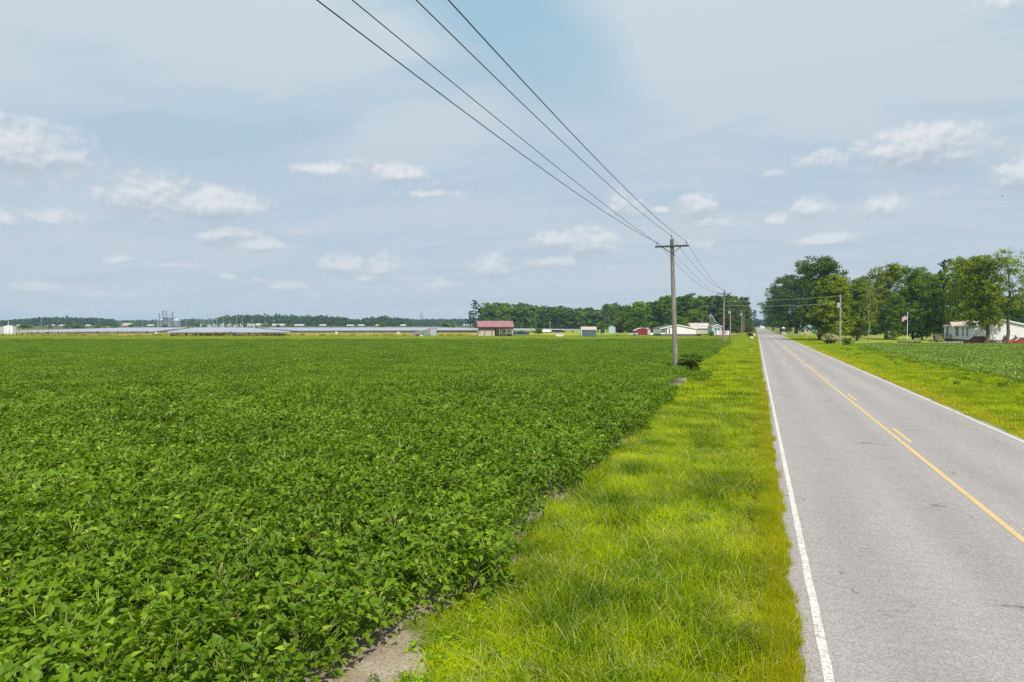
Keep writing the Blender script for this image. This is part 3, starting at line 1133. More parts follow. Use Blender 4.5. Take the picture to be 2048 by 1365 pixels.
# small broad weeds by the bare soil near the camera
wn_src = [weed_mesh(320 + i, 46, .12, .10, .045, M_weed, "small_weed_mesh") for i in range(3)]
n = 60
x = rng.normal(-3.2, .18, n)
y = rng.uniform(4.2, 12, n)
scatter("small_weeds", np.stack([x, y, np.full(n, .02)], 1), rng.uniform(0, 6.28, n), rng.uniform(.5, 1.3, n), rng.integers(0, 3, n), wn_src,
        "small weeds beside the bare sandy soil at the field corner", "weeds")
# clods and dead stalks on the bare soil
def crumb_mesh(seed, name):
    g_ = np.random.default_rng(seed)
    V_ = g_.normal(0, 1, (8, 3)) * np.array([.5, .5, .3])
    b_ = MB().lathe([(.1, -.3), (.5, -.1), (.45, .2), (.1, .35)], 6)
    V_ = np.array(b_.v) + g_.normal(0, .12, (len(b_.v), 3))
    me_ = bpy.data.meshes.new(name)
    me_.from_pydata([tuple(q) for q in V_], [], b_.f)
    me_.materials.append(M_soil)
    return me_


cr_src = [crumb_mesh(5 + i, "soil_clod_mesh") for i in range(3)] + [grass_patch(215, .10, 7, .01, .03, .004, M_straw, "dead_stalk_mesh", M_straw, 5, lean=4)]
n = 900
q_ = rng.integers(0, len(SOIL), n)
q_[:500] = 0
S_ = np.array(SOIL)[q_]
aa, rr_ = rng.uniform(0, 6.28, n), np.sqrt(rng.uniform(0, 1, n)) * .95
x, y = S_[:, 0] + S_[:, 2] * rr_ * np.cos(aa), S_[:, 1] + S_[:, 3] * rr_ * np.sin(aa)
vi_ = rng.integers(0, 4, n)
scatter("soil_clods", np.stack([x, y, np.full(n, .045)], 1), rng.uniform(0, 6.28, n), np.where(vi_ == 3, 1.0, rng.uniform(.008, .035, n)), vi_, cr_src,
        "crumbs of dry soil and dead stalks on the bare ground", "soil")
gv_src = [crumb_mesh(15 + i, "gravel_mesh") for i in range(3)]
n = 3600
y = 3 + 42 * rng.uniform(0, 1, n) ** 1.5
x = .50 + .035 * np.sin(y * 1.7) + rng.exponential(.055, n) * rng.choice([1, 1, -1], n) - .03
scatter("roadside_gravel", np.stack([x, y, np.full(n, .036)], 1), rng.uniform(0, 6.28, n), rng.uniform(.004, .016, n), rng.integers(0, 3, n), gv_src,
        "sand and small gravel along the broken left edge of the asphalt", "gravel")
# dry golden grass in front of the solar rows
M_gold = foliage("golden_grass", (.38, .29, .06), (.66, .52, .14), rough=.8, trans=.2, patch=.08, amt=.4)
M_lawnb = foliage("lawn_blade", (.19, .28, .015), (.38, .41, .05), rough=.8, trans=.3, patch=.06, amt=.5)
gg_src = [grass_patch(350 + i, 4.0, 260, .25, .6, .12, M_gold, "golden_grass_mesh") for i in range(3)]
gl_src = [grass_patch(360 + i, 4.0, 300, .06, .16, .10, M_lawnb, "lawn_grass_mesh") for i in range(3)]
uu = rng.uniform(-60, 930, 1500)
dd = rng.uniform(226, 262, 1500)
P = np.array([tuple(pd(a, b)) for a, b in zip(uu, dd)])
scatter("golden_grass", P, rng.uniform(0, 6.28, 1500), rng.uniform(.7, 1.3, 1500), rng.integers(0, 3, 1500), gg_src,
        "golden dry grass between the wire fence and the solar rows", "grass")
uu = rng.uniform(-60, 1500, 2600)
dd = rng.uniform(139, 235, 2600)
P = np.array([tuple(pd(a, b)) for a, b in zip(uu, dd)])
scatter("lawn_grass", P, rng.uniform(0, 6.28, 2600), rng.uniform(.7, 1.3, 2600), rng.integers(0, 3, 2600), gl_src,
        "short mown grass on the lawn behind the big field", "grass")

# ================================================================ TREES
M_bark = mat("grey_bark", (.13, .105, .085), rough=.95, spec=.1, vary=.35, scale=2.5, bump=.5)
M_bark_p = mat("pale_bark", (.30, .27, .23), rough=.95, spec=.1, vary=.3, scale=2.5)


def leafmat(name, dark, light, **kw):
    return foliage(name, dark, light, rough=.6, spec=.10, trans=.30, patch=.22, amt=.5, island=.8, **kw)


TM = {
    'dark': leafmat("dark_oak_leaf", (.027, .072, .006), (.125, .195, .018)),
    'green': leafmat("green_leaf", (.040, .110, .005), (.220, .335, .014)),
    'yellow': leafmat("yellow_green_leaf", (.070, .130, .004), (.310, .380, .010)),
    'olive': leafmat("olive_leaf", (.055, .108, .005), (.275, .340, .014)),
    'pine': leafmat("pine_needle", (.020, .055, .014), (.070, .115, .026)),
    'purple': leafmat("purple_leaf", (.040, .030, .022), (.105, .085, .040)),
    'rust': leafmat("rusty_leaf", (.085, .055, .030), (.19, .12, .065)),
}


def tree_mesh(seed, H, Rr, kind='round', leaf=.34, lobes=12, clumps=13, per=58, base=.18, droop=0.0, trunk_r=.32, pale=False, open_=0.0, lean=None):
    """returns (crown template builder, trunk mesh): lobed crown of leaf cards on limbs"""
    g_ = np.random.default_rng(seed)
    trunk = MB()
    lean = g_.normal(0, .03 * H, 2) if lean is None else np.array(lean)
    tp = []
    top_f = .80 if kind != 'pine' else .96
    for i in range(7):
        t = i / 6
        tp.append((lean[0] * t ** 2 + g_.normal(0, .012 * H) * (0 < i), lean[1] * t ** 2 + g_.normal(0, .012 * H) * (0 < i), H * top_f * t))
    rads = [trunk_r * (1.5 if i == 0 else 1) * (1 - .86 * i / 6) for i in range(7)]
    trunk.tube([(tp[0][0], tp[0][1], -.1)] + [(tp[0][0], tp[0][1], .35)] + tp[1:], [rads[0], trunk_r * 1.05] + rads[1:], 9)

    def tr_at(z):
        zz = [p[2] for p in tp]
        return np.array([np.interp(z, zz, [p[0] for p in tp]), np.interp(z, zz, [p[1] for p in tp])])
    LC, LR = [], []
    for i in range(lobes):
        t = (i + g_.uniform(.2, .8)) / lobes
        if kind == 'pine':
            prof = max(.10, (1 - t) ** .8 * .85 + .12) * g_.uniform(.6, 1.15)
            lr = Rr * .30 * (1.1 - .5 * t)
        elif kind == 'oak':
            prof = (math.sin(math.pi * min(1, .20 + .66 * t)) ** .6) * g_.uniform(.35, 1.05)
            lr = Rr * g_.uniform(.30, .44)
        elif kind == 'tall':
            prof = (math.sin(math.pi * min(1, .16 + .74 * t)) ** .8) * g_.uniform(.3, 1.0)
            lr = Rr * g_.uniform(.32, .50)
        else:
            prof = (math.sin(math.pi * min(1, .22 + .72 * t)) ** .7) * g_.uniform(.3, .95)
            lr = Rr * g_.uniform(.34, .48)
        a = i * 2.4 + g_.uniform(-.5, .5)
        rr = max(0, Rr - lr * .8) * prof
        zc = H * (base + (1 - base) * t)
        zc = min(zc, H - lr * .75)
        zc = max(zc, H * base + lr * .35)
        c2 = tr_at(zc)
        c = np.array([c2[0] + rr * math.cos(a), c2[1] + rr * math.sin(a), zc])
        LC.append(c)
        LR.append(lr)
        z0 = max(H * .12, zc - lr * .4 - rr * g_.uniform(.35, .9))
        z0 = min(z0, H * .74)
        s = tr_at(z0)
        mid = np.array([(s[0] + c[0]) / 2, (s[1] + c[1]) / 2, z0 + (zc - z0) * .62])
        r0 = max(.035, trunk_r * .42 * (1 - .6 * z0 / H))
        trunk.tube([(s[0], s[1], z0), tuple(mid), tuple(c)], [r0, r0 * .6, r0 * .22], 5)
        for q in range(3):
            dv = g_.normal(0, 1, 3)
            dv[2] = abs(dv[2]) * .6
            dv /= np.linalg.norm(dv)
            trunk.tube([tuple(mid + (c - mid) * g_.uniform(.2, .9)), tuple(c + dv * lr * .85)], [r0 * .35, r0 * .12], 4)
    # inner mass round the trunk, so that the crown is not hollow
    if kind != 'pine' and not open_:
        for i in range(int(lobes * .6)):
            t = (i + .5) / int(lobes * .6)
            zc = H * (base + .03 + (.86 - base) * t)
            c2 = tr_at(zc)
            a = g_.uniform(0, 6.28)
            rr = Rr * g_.uniform(.05, .42)
            LC.append(np.array([c2[0] + rr * math.cos(a), c2[1] + rr * math.sin(a), zc]))
            LR.append(Rr * g_.uniform(.30, .42))
    P, Nrm, S = [], [], []
    for c, lr in zip(LC, LR):
        for j in range(clumps):
            dv = g_.normal(0, 1, 3)
            dv[2] = dv[2] * .8 + .18
            dv /= np.linalg.norm(dv)
            if g_.random() < open_:
                continue
            cc = c + dv * lr * g_.uniform(.55, 1.08) * np.array([1.12, 1.12, .80])
            if droop:
                cc[2] -= droop * g_.random()
            cr = lr * g_.uniform(.24, .42)
            m_ = int(per * g_.uniform(.6, 1.3))
            w = g_.normal(0, 1, (m_, 3))
            w /= np.linalg.norm(w, axis=1)[:, None]
            q = w * (cr * g_.uniform(.35, 1.05, (m_, 1))) * np.array([1.25, 1.25, .72])
            P.append(cc + q)
            Nrm.append(w * .7 + dv * .5 + g_.normal(0, .55, (m_, 3)) + np.array([0, 0, .35]))
            S.append(leaf * g_.uniform(.55, 1.3, m_))
    P = np.concatenate(P)
    Nn = np.concatenate(Nrm)
    Nn /= np.linalg.norm(Nn, axis=1)[:, None]
    S = np.concatenate(S)
    up = g_.normal(0, 1, P.shape)
    X = np.cross(Nn, up)
    X /= np.linalg.norm(X, axis=1)[:, None]
    Y = np.cross(Nn, X)
    M = np.stack([X, Y, Nn], -1)
    TV = np.array([(-.5, -.35, 0), (.1, -.5, .08), (.55, .1, -.04), (-.05, .55, .1)], float)
    v, f = stamp(TV, np.array([(0, 1, 2, 3)]), M, P, S)
    keep = v.reshape(-1, 4, 3)[:, :, 2].min(1) > .3
    f = f[keep]
    crown = (v, f)
    tm = bpy.data.meshes.new("trunk")
    tm.from_pydata(trunk.v, [], trunk.f)
    tm.materials.append(M_bark_p if pale else M_bark)
    tm.polygons.foreach_set('use_smooth', [True] * len(tm.polygons))
    return {'H': H, 'R': Rr, 'crown': crown, 'trunk': tm, 'cm': {}}


def tree(tp, loc, H, Rr, cm, label, name='tree', cat='tree', group=None, rz=None):
    me_ = tp['cm'].get(cm)
    if me_ is None:
        v, f = tp['crown']
        me_ = mesh_np("crown", v, [(4, f)], (TM[cm],))
        tp['cm'][cm] = me_
    e = empty(name, loc, random.uniform(0, 6.28) if rz is None else rz, label, cat, group)
    s = Rr / tp['R']
    e.scale = (s, s, H / tp['H'])
    link_mesh("trunk", tp['trunk'], e)
    link_mesh("crown", me_, e)
    return e


OAK = [tree_mesh(11, 19, 8, 'oak', .34, 19, 15, 56, .13, trunk_r=.62), tree_mesh(12, 19, 8, 'oak', .34, 18, 14, 56, .12, trunk_r=.55)]
RND = [tree_mesh(21, 16, 6, 'round', .30, 18, 14, 52, .06, trunk_r=.34), tree_mesh(22, 16, 6, 'round', .30, 17, 14, 52, .06, trunk_r=.32),
       tree_mesh(23, 16, 6, 'tall', .30, 19, 14, 50, .06, trunk_r=.34), tree_mesh(24, 16, 6, 'tall', .29, 18, 13, 50, .06, trunk_r=.30)]
FRK = [tree_mesh(35, 17, 6, 'tall', .30, 19, 14, 48, .22, trunk_r=.46, lean=(-3.0, 0))]
SPA = [tree_mesh(31, 18, 6, 'tall', .26, 18, 11, 30, .36, trunk_r=.42, open_=.10, lean=(.3, 0)), tree_mesh(32, 16, 5, 'tall', .22, 10, 8, 15, .4, trunk_r=.17, pale=True, open_=.2)]
PIN = [tree_mesh(41, 18, 4.2, 'pine', .30, 18, 8, 46, .22, trunk_r=.26)]
BUS = [tree_mesh(51, 3.0, 1.9, 'round', .16, 9, 11, 40, .02, trunk_r=.06), tree_mesh(52, 3.0, 1.9, 'round', .16, 9, 11, 40, .03, trunk_r=.06)]
WOD = [tree_mesh(61 + i, 20, 6.5, ('oak', 'round', 'tall')[i % 3], .66, 15, 11, 32, .00, trunk_r=.35) for i in range(5)]


def rt(tp, u, d, vtop, hw, cm, label, **kw):
    H = hz(vtop, d)
    return tree(tp, pd(u, d), H, px(hw, d), cm, label, **kw)


# the row of big trees on the right
rt(OAK[0], 1640, 158.5, 514, 56, 'dark', "huge dark oak with the thickest trunk, right of the road", rz=.4)
rt(OAK[1], 1592, 268, 548, 52, 'dark', "dark spreading oak behind the leaning pale pole beside the road", rz=2.0)
rt(OAK[0], 1562, 330, 572, 38, 'dark', "dark oak whose crown nearly overhangs the far road", rz=3.0)
rt(OAK[1], 1546, 420, 600, 26, 'dark', "farthest dark oak of the right row, closest to the vanishing road", rz=1.0)
rt(RND[0], 1672, 150, 548, 50, 'yellow', "yellow green tree in front of the huge oak, left of the utility pole", rz=.7)
rt(RND[2], 1714, 156, 556, 40, 'olive', "olive green tree just right of the right-hand utility pole", rz=1.9)
rt(SPA[1], 1737, 150, 562, 34, 'yellow', "thin pale-trunked tree with sparse forked branches", rz=.2)
rt(OAK[1], 1772, 172, 526, 50, 'olive', "tall tree with a browning top left of the flagpole", rz=5.0)
rt(RND[1], 1790, 160, 592, 22, 'green', "small low dark tree left of the flagpole", rz=2.2)
rt(RND[3], 1826, 160, 536, 44, 'green', "leafy green tree directly behind the flagpole", rz=.1)
rt(RND[2], 1844, 158, 548, 32, 'green', "middle one of three close trunks right of the flagpole", rz=3.3)
rt(RND[0], 1869, 158, 546, 38, 'green', "green tree left of the white house's wooden porch", rz=4.4)
rt(PIN[0], 1886, 200, 518, 26, 'pine', "dark ragged pine top rising behind the right tree row", name='pine_tree')
rt(OAK[0], 1936, 148, 514, 48, 'olive', "wide olive tree over the white house roof", rz=2.5)
rt(FRK[0], 1975, 121, 512, 50, 'olive', "tree with a leaning forked trunk beside the red hatchback", rz=TH)
rt(SPA[0], 2014, 121, 500, 50, 'olive', "airy tall tree with straight trunk in front of the white gable", rz=.6)
rt(RND[1], 2075, 150, 540, 42, 'green', "green tree cut by the right edge behind the white house", rz=.9)
bgk = 0
for (u_, d_, vt, hw_) in ((1690, 230, 590, 40), (1750, 240, 585, 42), (1650, 260, 600, 34), (1905, 215, 585, 42), (1960, 225, 575, 44), (2030, 215, 590, 46), (2080, 230, 600, 46), (1990, 300, 600, 60), (2060, 300, 600, 60)):
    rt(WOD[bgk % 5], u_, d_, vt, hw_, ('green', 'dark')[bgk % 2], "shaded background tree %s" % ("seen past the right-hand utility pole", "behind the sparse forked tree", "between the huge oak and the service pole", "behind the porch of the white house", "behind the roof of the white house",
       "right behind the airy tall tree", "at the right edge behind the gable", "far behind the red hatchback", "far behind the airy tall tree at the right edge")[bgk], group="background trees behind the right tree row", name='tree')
    bgk += 1

# wood behind the shelter and the houses
def wood(prof, d0, d1, step, hw, group, marks, cms):
    us = [p[0] for p in prof]
    vs = [p[1] for p in prof]
    i = 0
    u = us[0]
    while u < us[-1]:
        for row in range(2):
            uu_ = u + row * step * .5 + random.uniform(-3, 3)
            d_ = (d0 if row == 0 else d1) + random.uniform(-8, 8)
            vt = np.interp(uu_, us, vs) + random.uniform(0, 5) + (5 if row == 0 else 0)
            cmi = cms[random.randrange(len(cms))]
            rt(WOD[i % 5], uu_, d_, vt, hw * random.uniform(.85, 1.2), cmi, "%s tree in the %s wood row, above %s" % (
                'dark' if cmi == 'dark' else 'mid green', ('front', 'rear')[row], marks[min(int((u - us[0]) / step + .01), len(marks) - 1)]), group=group)
            i += 1
        u += step


wood([(966, 606), (1000, 603), (1035, 606), (1070, 606), (1085, 618), (1110, 605), (1140, 614), (1165, 615), (1195, 615), (1215, 606), (1245, 605), (1262, 613)],
     470, 520, 20, 19, "trees of the wood behind the red-roofed shelter", ["the left end of the red roof", "the left half of the red roof", "the middle of the red roof", "the right end of the red roof", "the navy pickup",
      "the round green bush", "the covered boat", "the lamp post", "the white flat boat", "the lawn left of the teal shed", "the left half of the teal shed", "the right half of the teal shed",
      "the clothesline posts", "the small blue shed", "the small purplish tree"], ('dark', 'green', 'dark', 'green'))
wood([(1262, 607), (1280, 601), (1300, 600), (1318, 590), (1345, 589), (1375, 586), (1400, 589), (1430, 586), (1450, 592), (1470, 586)],
     320, 350, 26, 26, "trees of the wood behind the centre houses", ["the rounded bright tree", "the red curved-roof shed", "the red barn", "the centre white house's left part", "the nearest pole", "the tan house",
      "the steep grey gable", "the acreage sign", "the second utility pole"], ('dark', 'green', 'dark', 'green'))
rt(PIN[0], 953, 470, 600, 19, 'pine', "lone dark pine at the left end of the wood beside the shelter", name='pine_tree', rz=1)
rt(PIN[0], 941, 480, 622, 11, 'pine', "smaller dark pine at the very left tip of the wood", name='pine_tree', rz=2)
rt(PIN[0], 1088, 455, 611, 12, 'pine', "narrow pine standing up through the wood behind the lamp post", name='pine_tree', rz=3)
rt(PIN[0], 1210, 460, 607, 14, 'pine', "narrow pine standing up through the wood behind the small blue shed", name='pine_tree', rz=4)
rt(RND[0], 1279, 300, 615, 27, 'green', "rounded bright green tree behind the red sheds", rz=1)
rt(RND[1], 1243, 310, 624, 21, 'green', "green tree left of the rounded one, by the small blue shed", rz=2)
rt(RND[0], 1413, 245, 630, 13, 'green', "tree half hiding the steep old grey house", rz=3)
rt(RND[2], 1392, 285, 619, 22, 'green', "bright leafy tree between the white house and the grey gabled house")
rt(RND[1], 1360, 262, 634, 22, 'green', "low light green tree peeping over the centre white house")
rt(RND[1], 1450, 232, 634, 17, 'rust', "reddish brown tree right of the second utility pole")
rt(RND[3], 1473, 280, 600, 24, 'dark', "dark tree over the parked red car left of the road", rz=2)
rt(RND[2], 1490, 330, 612, 16, 'dark', "dark tree at the right end of the left wood, nearest the road")
rt(WOD[1], 1489, 345, 594, 20, 'dark', "tallest rounded crown at the wood's right end")
rt(PIN[0], 1508, 430, 620, 13, 'pine', "dark upright tree standing alone left of the far road", name='pine_tree', rz=5)
rt(BUS[0], 1203, 262, 645, 15, 'green', "small bushy tree behind the two white clothesline posts", name='small_tree')
rt(BUS[1], 1240, 270, 648, 14, 'purple', "small purplish tree right of the small blue shed", name='small_tree')
rt(BUS[0], 1077, 258, 657, 11, 'green', "round green bush right of the dark pickup", name='bush', cat='bush')
rt(BUS[1], 1379, 49.6, 709, 36, 'dark', "bushy green clump at the foot of the nearest utility pole", name='bush', cat='bush')
rt(BUS[0], 1494, 290, 652, 9, 'rust', "reddish bush beside the left poles near the road", name='bush', cat='bush')
rt(BUS[1], 1578, 300, 645, 14, 'yellow', "yellow green shrub right of the far road", name='bush', cat='bush')
rt(BUS[0], 1398, 214, 668, 9, 'green', "low dark shrub at the right end of the centre white house", name='bush', cat='bush')
rt(BUS[1], 1424, 212, 663, 8, 'green', "shrub in front of the sunroom with two windows", name='bush', cat='bush')
rt(BUS[0], 1694, 118, 676, 16, 'green', "green shrub at the foot of the right-hand utility pole", name='bush', cat='bush')
# flowering shrub by the right driveway
fs = rt(BUS[1], 1660, 124, 667, 16, 'green', "big shrub covered in peach and cream blossom by the right driveway", name='flowering_shrub', cat='shrub')
M_flower = foliage("peach_blossom", (.50, .36, .20), (.78, .68, .52), rough=.8, trans=.2, patch=2., amt=.5)
nfl = 330
a = rng.uniform(0, 6.28, nfl)
ph = np.arccos(rng.uniform(-.15, 1, nfl))
P = np.stack([1.9 * np.sin(ph) * np.cos(a), 1.9 * np.sin(ph) * np.sin(a), 1.5 + 1.4 * np.cos(ph)], 1) * rng.uniform(.85, 1.05, (nfl, 1))
v, f = stamp(np.array([(-.5, -.4, 0), (.5, -.5, .1), (.5, .5, 0), (-.4, .5, .15)]), np.array([(0, 1, 2, 3)]),
             rotmats(rng.uniform(0, 6.28, nfl), rng.normal(.5, .6, nfl), rng.normal(0, .6, nfl)), P, rng.uniform(.14, .26, nfl))
fo = link_mesh("blossom", mesh_np("blossom", v, [(4, f)], (M_flower,)), fs)
fo['kind'] = 'stuff'

# far woods on the horizon
M_far = leafmat("far_wood_leaf", (.026, .070, .018), (.080, .140, .030))


def far_wood(prof, d0, depth, leaf, name, label, dens=1.0):
    us = [p[0] for p in prof]
    vs = [p[1] for p in prof]
    Ps, Ns, Ss = [], [], []
    u = us[0]
    while u < us[-1]:
        d_ = d0 + random.uniform(0, depth)
        Ht = max(3.0, hz(np.interp(u, us, vs), d_) * random.uniform(.86, 1.04))
        Rt = Ht * random.uniform(.26, .42)
        c = pd(u, d_)
        m_ = int(150 * dens)
        w = rng.normal(0, 1, (m_, 3))
        w /= np.linalg.norm(w, axis=1)[:, None]
        lump = 1 + .25 * np.sin(w[:, 0] * 5 + u) * np.cos(w[:, 1] * 6 + u) + rng.normal(0, .07, m_)
        q = w * np.array([Rt, Rt, Ht * .5]) * lump[:, None]
        Ps.append(q + np.array([c.x, c.y, Ht * .5]))
        Ns.append(w + rng.normal(0, .6, (m_, 3)))
        Ss.append(np.full(m_, leaf) * rng.uniform(.6, 1.3, m_))
        u += px(1, 1) * 0 + F / d_ * Rt * .42
    P = np.concatenate(Ps)
    N_ = np.concatenate(Ns)
    N_ /= np.linalg.norm(N_, axis=1)[:, None]
    X = np.cross(N_, rng.normal(0, 1, N_.shape))
    X /= np.linalg.norm(X, axis=1)[:, None]
    M = np.stack([X, np.cross(N_, X), N_], -1)
    TV = np.array([(-.5, -.35, 0), (.1, -.5, .08), (.55, .1, -.04), (-.05, .55, .1)], float)
    v_, f_ = stamp(TV, np.array([(0, 1, 2, 3)]), M, P, np.concatenate(Ss))
    o = link_mesh(name, mesh_np(name, v_, [(4, f_)], (M_far,)))
    return tag(o, label, 'wood', kind='stuff')


far_wood([(-420, 641), (0, 643), (40, 640), (80, 637), (125, 636), (165, 637), (195, 638), (226, 641)], 950, 110, 2.6, "far_wood", "bluish far wood at the left end of the horizon")
far_wood([(215, 643), (300, 642), (330, 641), (380, 640), (440, 640)], 1350, 100, 3.2, "far_wood", "thin blue tree line behind the grain silos")
far_wood([(436, 637), (445, 634), (500, 632), (570, 632), (600, 634), (645, 633), (690, 637), (722, 641)], 900, 110, 2.5, "far_wood", "long dark blue-green wood right of the grain silos")
far_wood([(728, 638), (745, 636), (770, 635), (800, 638), (822, 639)], 880, 80, 2.4, "far_wood", "short separate clump of far wood left of the twin masts")
far_wood([(810, 641), (860, 640), (900, 640), (950, 639), (1100, 640), (1480, 641), (1540, 640), (1700, 640), (2100, 636), (2600, 636)], 1250, 150, 3.2, "far_wood", "hazy blue tree line from the twin masts towards the road's end", 1.2)

ug = [weed_mesh(430 + i, 260, 3.2, 3.4, .75, TM['dark'], "undergrowth_mesh") for i in range(3)]
uu = np.concatenate([rng.uniform(950, 1265, 110), rng.uniform(1262, 1500, 90)])
dd = np.concatenate([rng.uniform(462, 480, 110), rng.uniform(312, 326, 90)])
P = np.array([tuple(pd(a, b)) for a, b in zip(uu, dd)])
scatter("undergrowth", P, rng.uniform(0, 6.28, 200), rng.uniform(.6, 1.25, 200), rng.integers(0, 3, 200), ug, "dark undergrowth along the foot of the wood", "undergrowth")
M_corn = foliage("standing_crop", (.13, .14, .035), (.30, .27, .12), rough=.85, trans=.15, patch=.01, amt=.7)
co_src = [grass_patch(450 + i, 14.0, 420, 1.6, 2.4, .8, M_corn, "standing_crop_mesh") for i in range(3)]
nn = 1500
uu = rng.uniform(-200, 985, nn)
dd = 636 + rng.uniform(0, 1, nn) ** 1.3 * 190
P = np.array([tuple(pd(a, b)) for a, b in zip(uu, dd)])
scatter("standing_crop", P, rng.uniform(0, 6.28, nn), rng.uniform(.9, 1.1, nn), rng.integers(0, 3, nn), co_src, "tan green strip of tall crop beyond the solar rows", "crop")
# ================================================================ POLES AND WIRES
def m_pole_fn(N, tc, b):
    x, y, z = N.sep(tc)
    n1 = N.noise(N.xyz(N.m('MULTIPLY', x, 9), N.m('MULTIPLY', y, 9), N.m('MULTIPLY', z, .5)), 2.0, 5.0, .7)
    n2 = N.noise(tc, .6, 3.0, .6)
    c = N.mix(N.ramp(n1, .3, .7), (.135, .115, .09), (.34, .31, .26))
    return N.mix(N.ramp(N.m('MULTIPLY_ADD', n2, 3.0, z), 8.5, 11.5, 0, .62), c, (.075, .058, .045))


M_pole = mat("weathered_pole_wood", (0, 0, 0), rough=.9, spec=.1, fn=m_pole_fn)
M_arm = mat("dark_crossarm_wood", (.095, .080, .068), rough=.9, spec=.1, vary=.35, scale=6)
M_iron = mat("dark_iron", (.045, .045, .05), rough=.6, spec=.4)
M_wire = mat("black_wire", (.030, .030, .035), rough=.6, spec=.3)
M_gal = mat("galvanised_steel", (.42, .44, .46), rough=.5, spec=.4, vary=.15, scale=3)
M_insul = mat("grey_insulator", (.20, .20, .23), rough=.4, spec=.5)
ARM = 1.20


def utility_pole(loc, lean, label, h=9.85):
    e = empty("utility_pole", loc, 0, label, "utility pole", "crossarm poles along the left of the road")
    n_ = 8
    MB().tube([(lean[0] * (i / n_), lean[1] * (i / n_), h * i / n_ - (.2 if i == 0 else 0)) for i in range(n_ + 1)],
              [.192 - .062 * i / n_ for i in range(n_ + 1)], 14).build("pole", M_pole, e, smooth=False)
    ax, ay, az_ = lean[0] * .95, lean[1] * .95 - .14, h - .52
    MB().box((ax, ay, az_), (2 * ARM, .10, .13)).build("crossarm", M_arm, e)
    for s in (-1, 1):
        MB().tube([(ax + s * .66, ay, az_ - .05), (ax + s * .06, ay - .01, az_ - .50)], .026, 6).build("brace", M_iron, e)
        ins = MB().lathe([(.02, 0), (.02, .12), (.045, .13), (.05, .17), (.028, .19), (.045, .215), (.045, .25), (.0, .27)], 10,
                         (ax + s * (ARM - .16), ay, az_ + .06)).build("insulator", M_insul, e)
    MB().lathe([(.03, 0), (.022, .16), (.05, .17), (.055, .22), (.03, .24), (.05, .27), (.0, .30)], 10,
               (lean[0] - .03, lean[1], h)).build("insulator", M_insul, e)
    MB().box((ax + .15, ay + .04, h - 1.15), (.18, .05, .05)).build("neutral_bracket", M_iron, e)
    MB().tube([(ax, ay - .16, az_), (ax, ay + .24, az_)], .016, 6).build("bolt", M_iron, e)
    L = Vector(loc)
    return {'left': L + Vector((ax - ARM + .16, ay, az_ + .31)), 'right': L + Vector((ax + ARM - .16, ay, az_ + .31)),
            'top': L + Vector((lean[0] - .03, lean[1], h + .27)), 'neutral': L + Vector((ax + .22, ay, h - 1.15)), 'loc': L}


M_wire_l = mat("bare_aluminium_wire", (.42, .42, .40), rough=.5, spec=.4)


def wire(a, b, sag, label, rad=.011, group=None, name="power_line", m=None):
    n_ = 40
    pts = []
    for i in range(n_ + 1):
        t = i / n_
        p = a.lerp(b, t)
        p.z -= 4 * sag * t * (1 - t)
        pts.append(p)
    o = MB().tube(pts, rad, 6).build(name, m or M_wire)
    return tag(o, label, "wire", group)


p1 = utility_pole(pd(1352, 50), (-.34, 0), "nearest crossarm utility pole leaning slightly left at the field edge")
p2loc = pd(1446.5, 118)
p2 = utility_pole(p2loc, (.12, 0), "second crossarm utility pole, standing in front of the acreage sign", 9.45)
p0 = utility_pole(Vector((p1['loc'].x, p1['loc'].y - 66, 0)), (-.1, 0), "crossarm utility pole behind the viewer", 9.85)
WG = "power lines between the crossarm poles"
for k_, sg, nm in (('left', .84, "left phase wire"), ('top', .78, "pole top wire"), ('right', .92, "right phase wire"), ('neutral', .50, "thin lower neutral wire")):
    wire(p0[k_], p1[k_], sg, nm + " coming from overhead to the nearest pole", .0115 if k_ != 'neutral' else .0085, WG)
    wire(p1[k_], p2[k_], sg * 1.15, nm + " sagging from the nearest pole to the second pole", .0115 if k_ != 'neutral' else .0085, WG)


def plain_pole(loc, h, label, lean=(0, 0), r=.15, arm=None, transformer=None, pale=True, name="service_pole", group=None):
    e = empty(name, loc, TH, label, "utility pole", group)
    MB().tube([(0, 0, -.2), (lean[0] * .5, 0, h / 2), (lean[0], lean[1], h)], [r, r * .85, r * .66], 10).build(
        "pole", M_pole_pale if pale else M_pole, e)
    if arm:
        MB().box((lean[0], -.15, h - .45), (arm, .1, .12)).build("crossarm", M_arm, e)
        for s in (-.45, 0, .45):
            MB().lathe([(.03, 0), (.05, .12), (.0, .26)], 8, (lean[0] + s * arm, -.15, h - .39)).build("insulator", M_insul, e)
    if transformer:
        s, zz = transformer
        MB().lathe([(.0, 0), (.24, .02), (.26, .10), (.26, .72), (.22, .80), (.0, .84)], 14, (lean[0] + s * .42, -.05, zz)).build("transformer", M_gal, e, smooth=False)
        MB().lathe([(.03, 0), (.045, .1), (.02, .24), (.0, .25)], 8, (lean[0] + s * .42, -.05, zz + .84)).build("bushing", M_insul, e)
    return Vector(loc) + Vector((lean[0], lean[1], h))


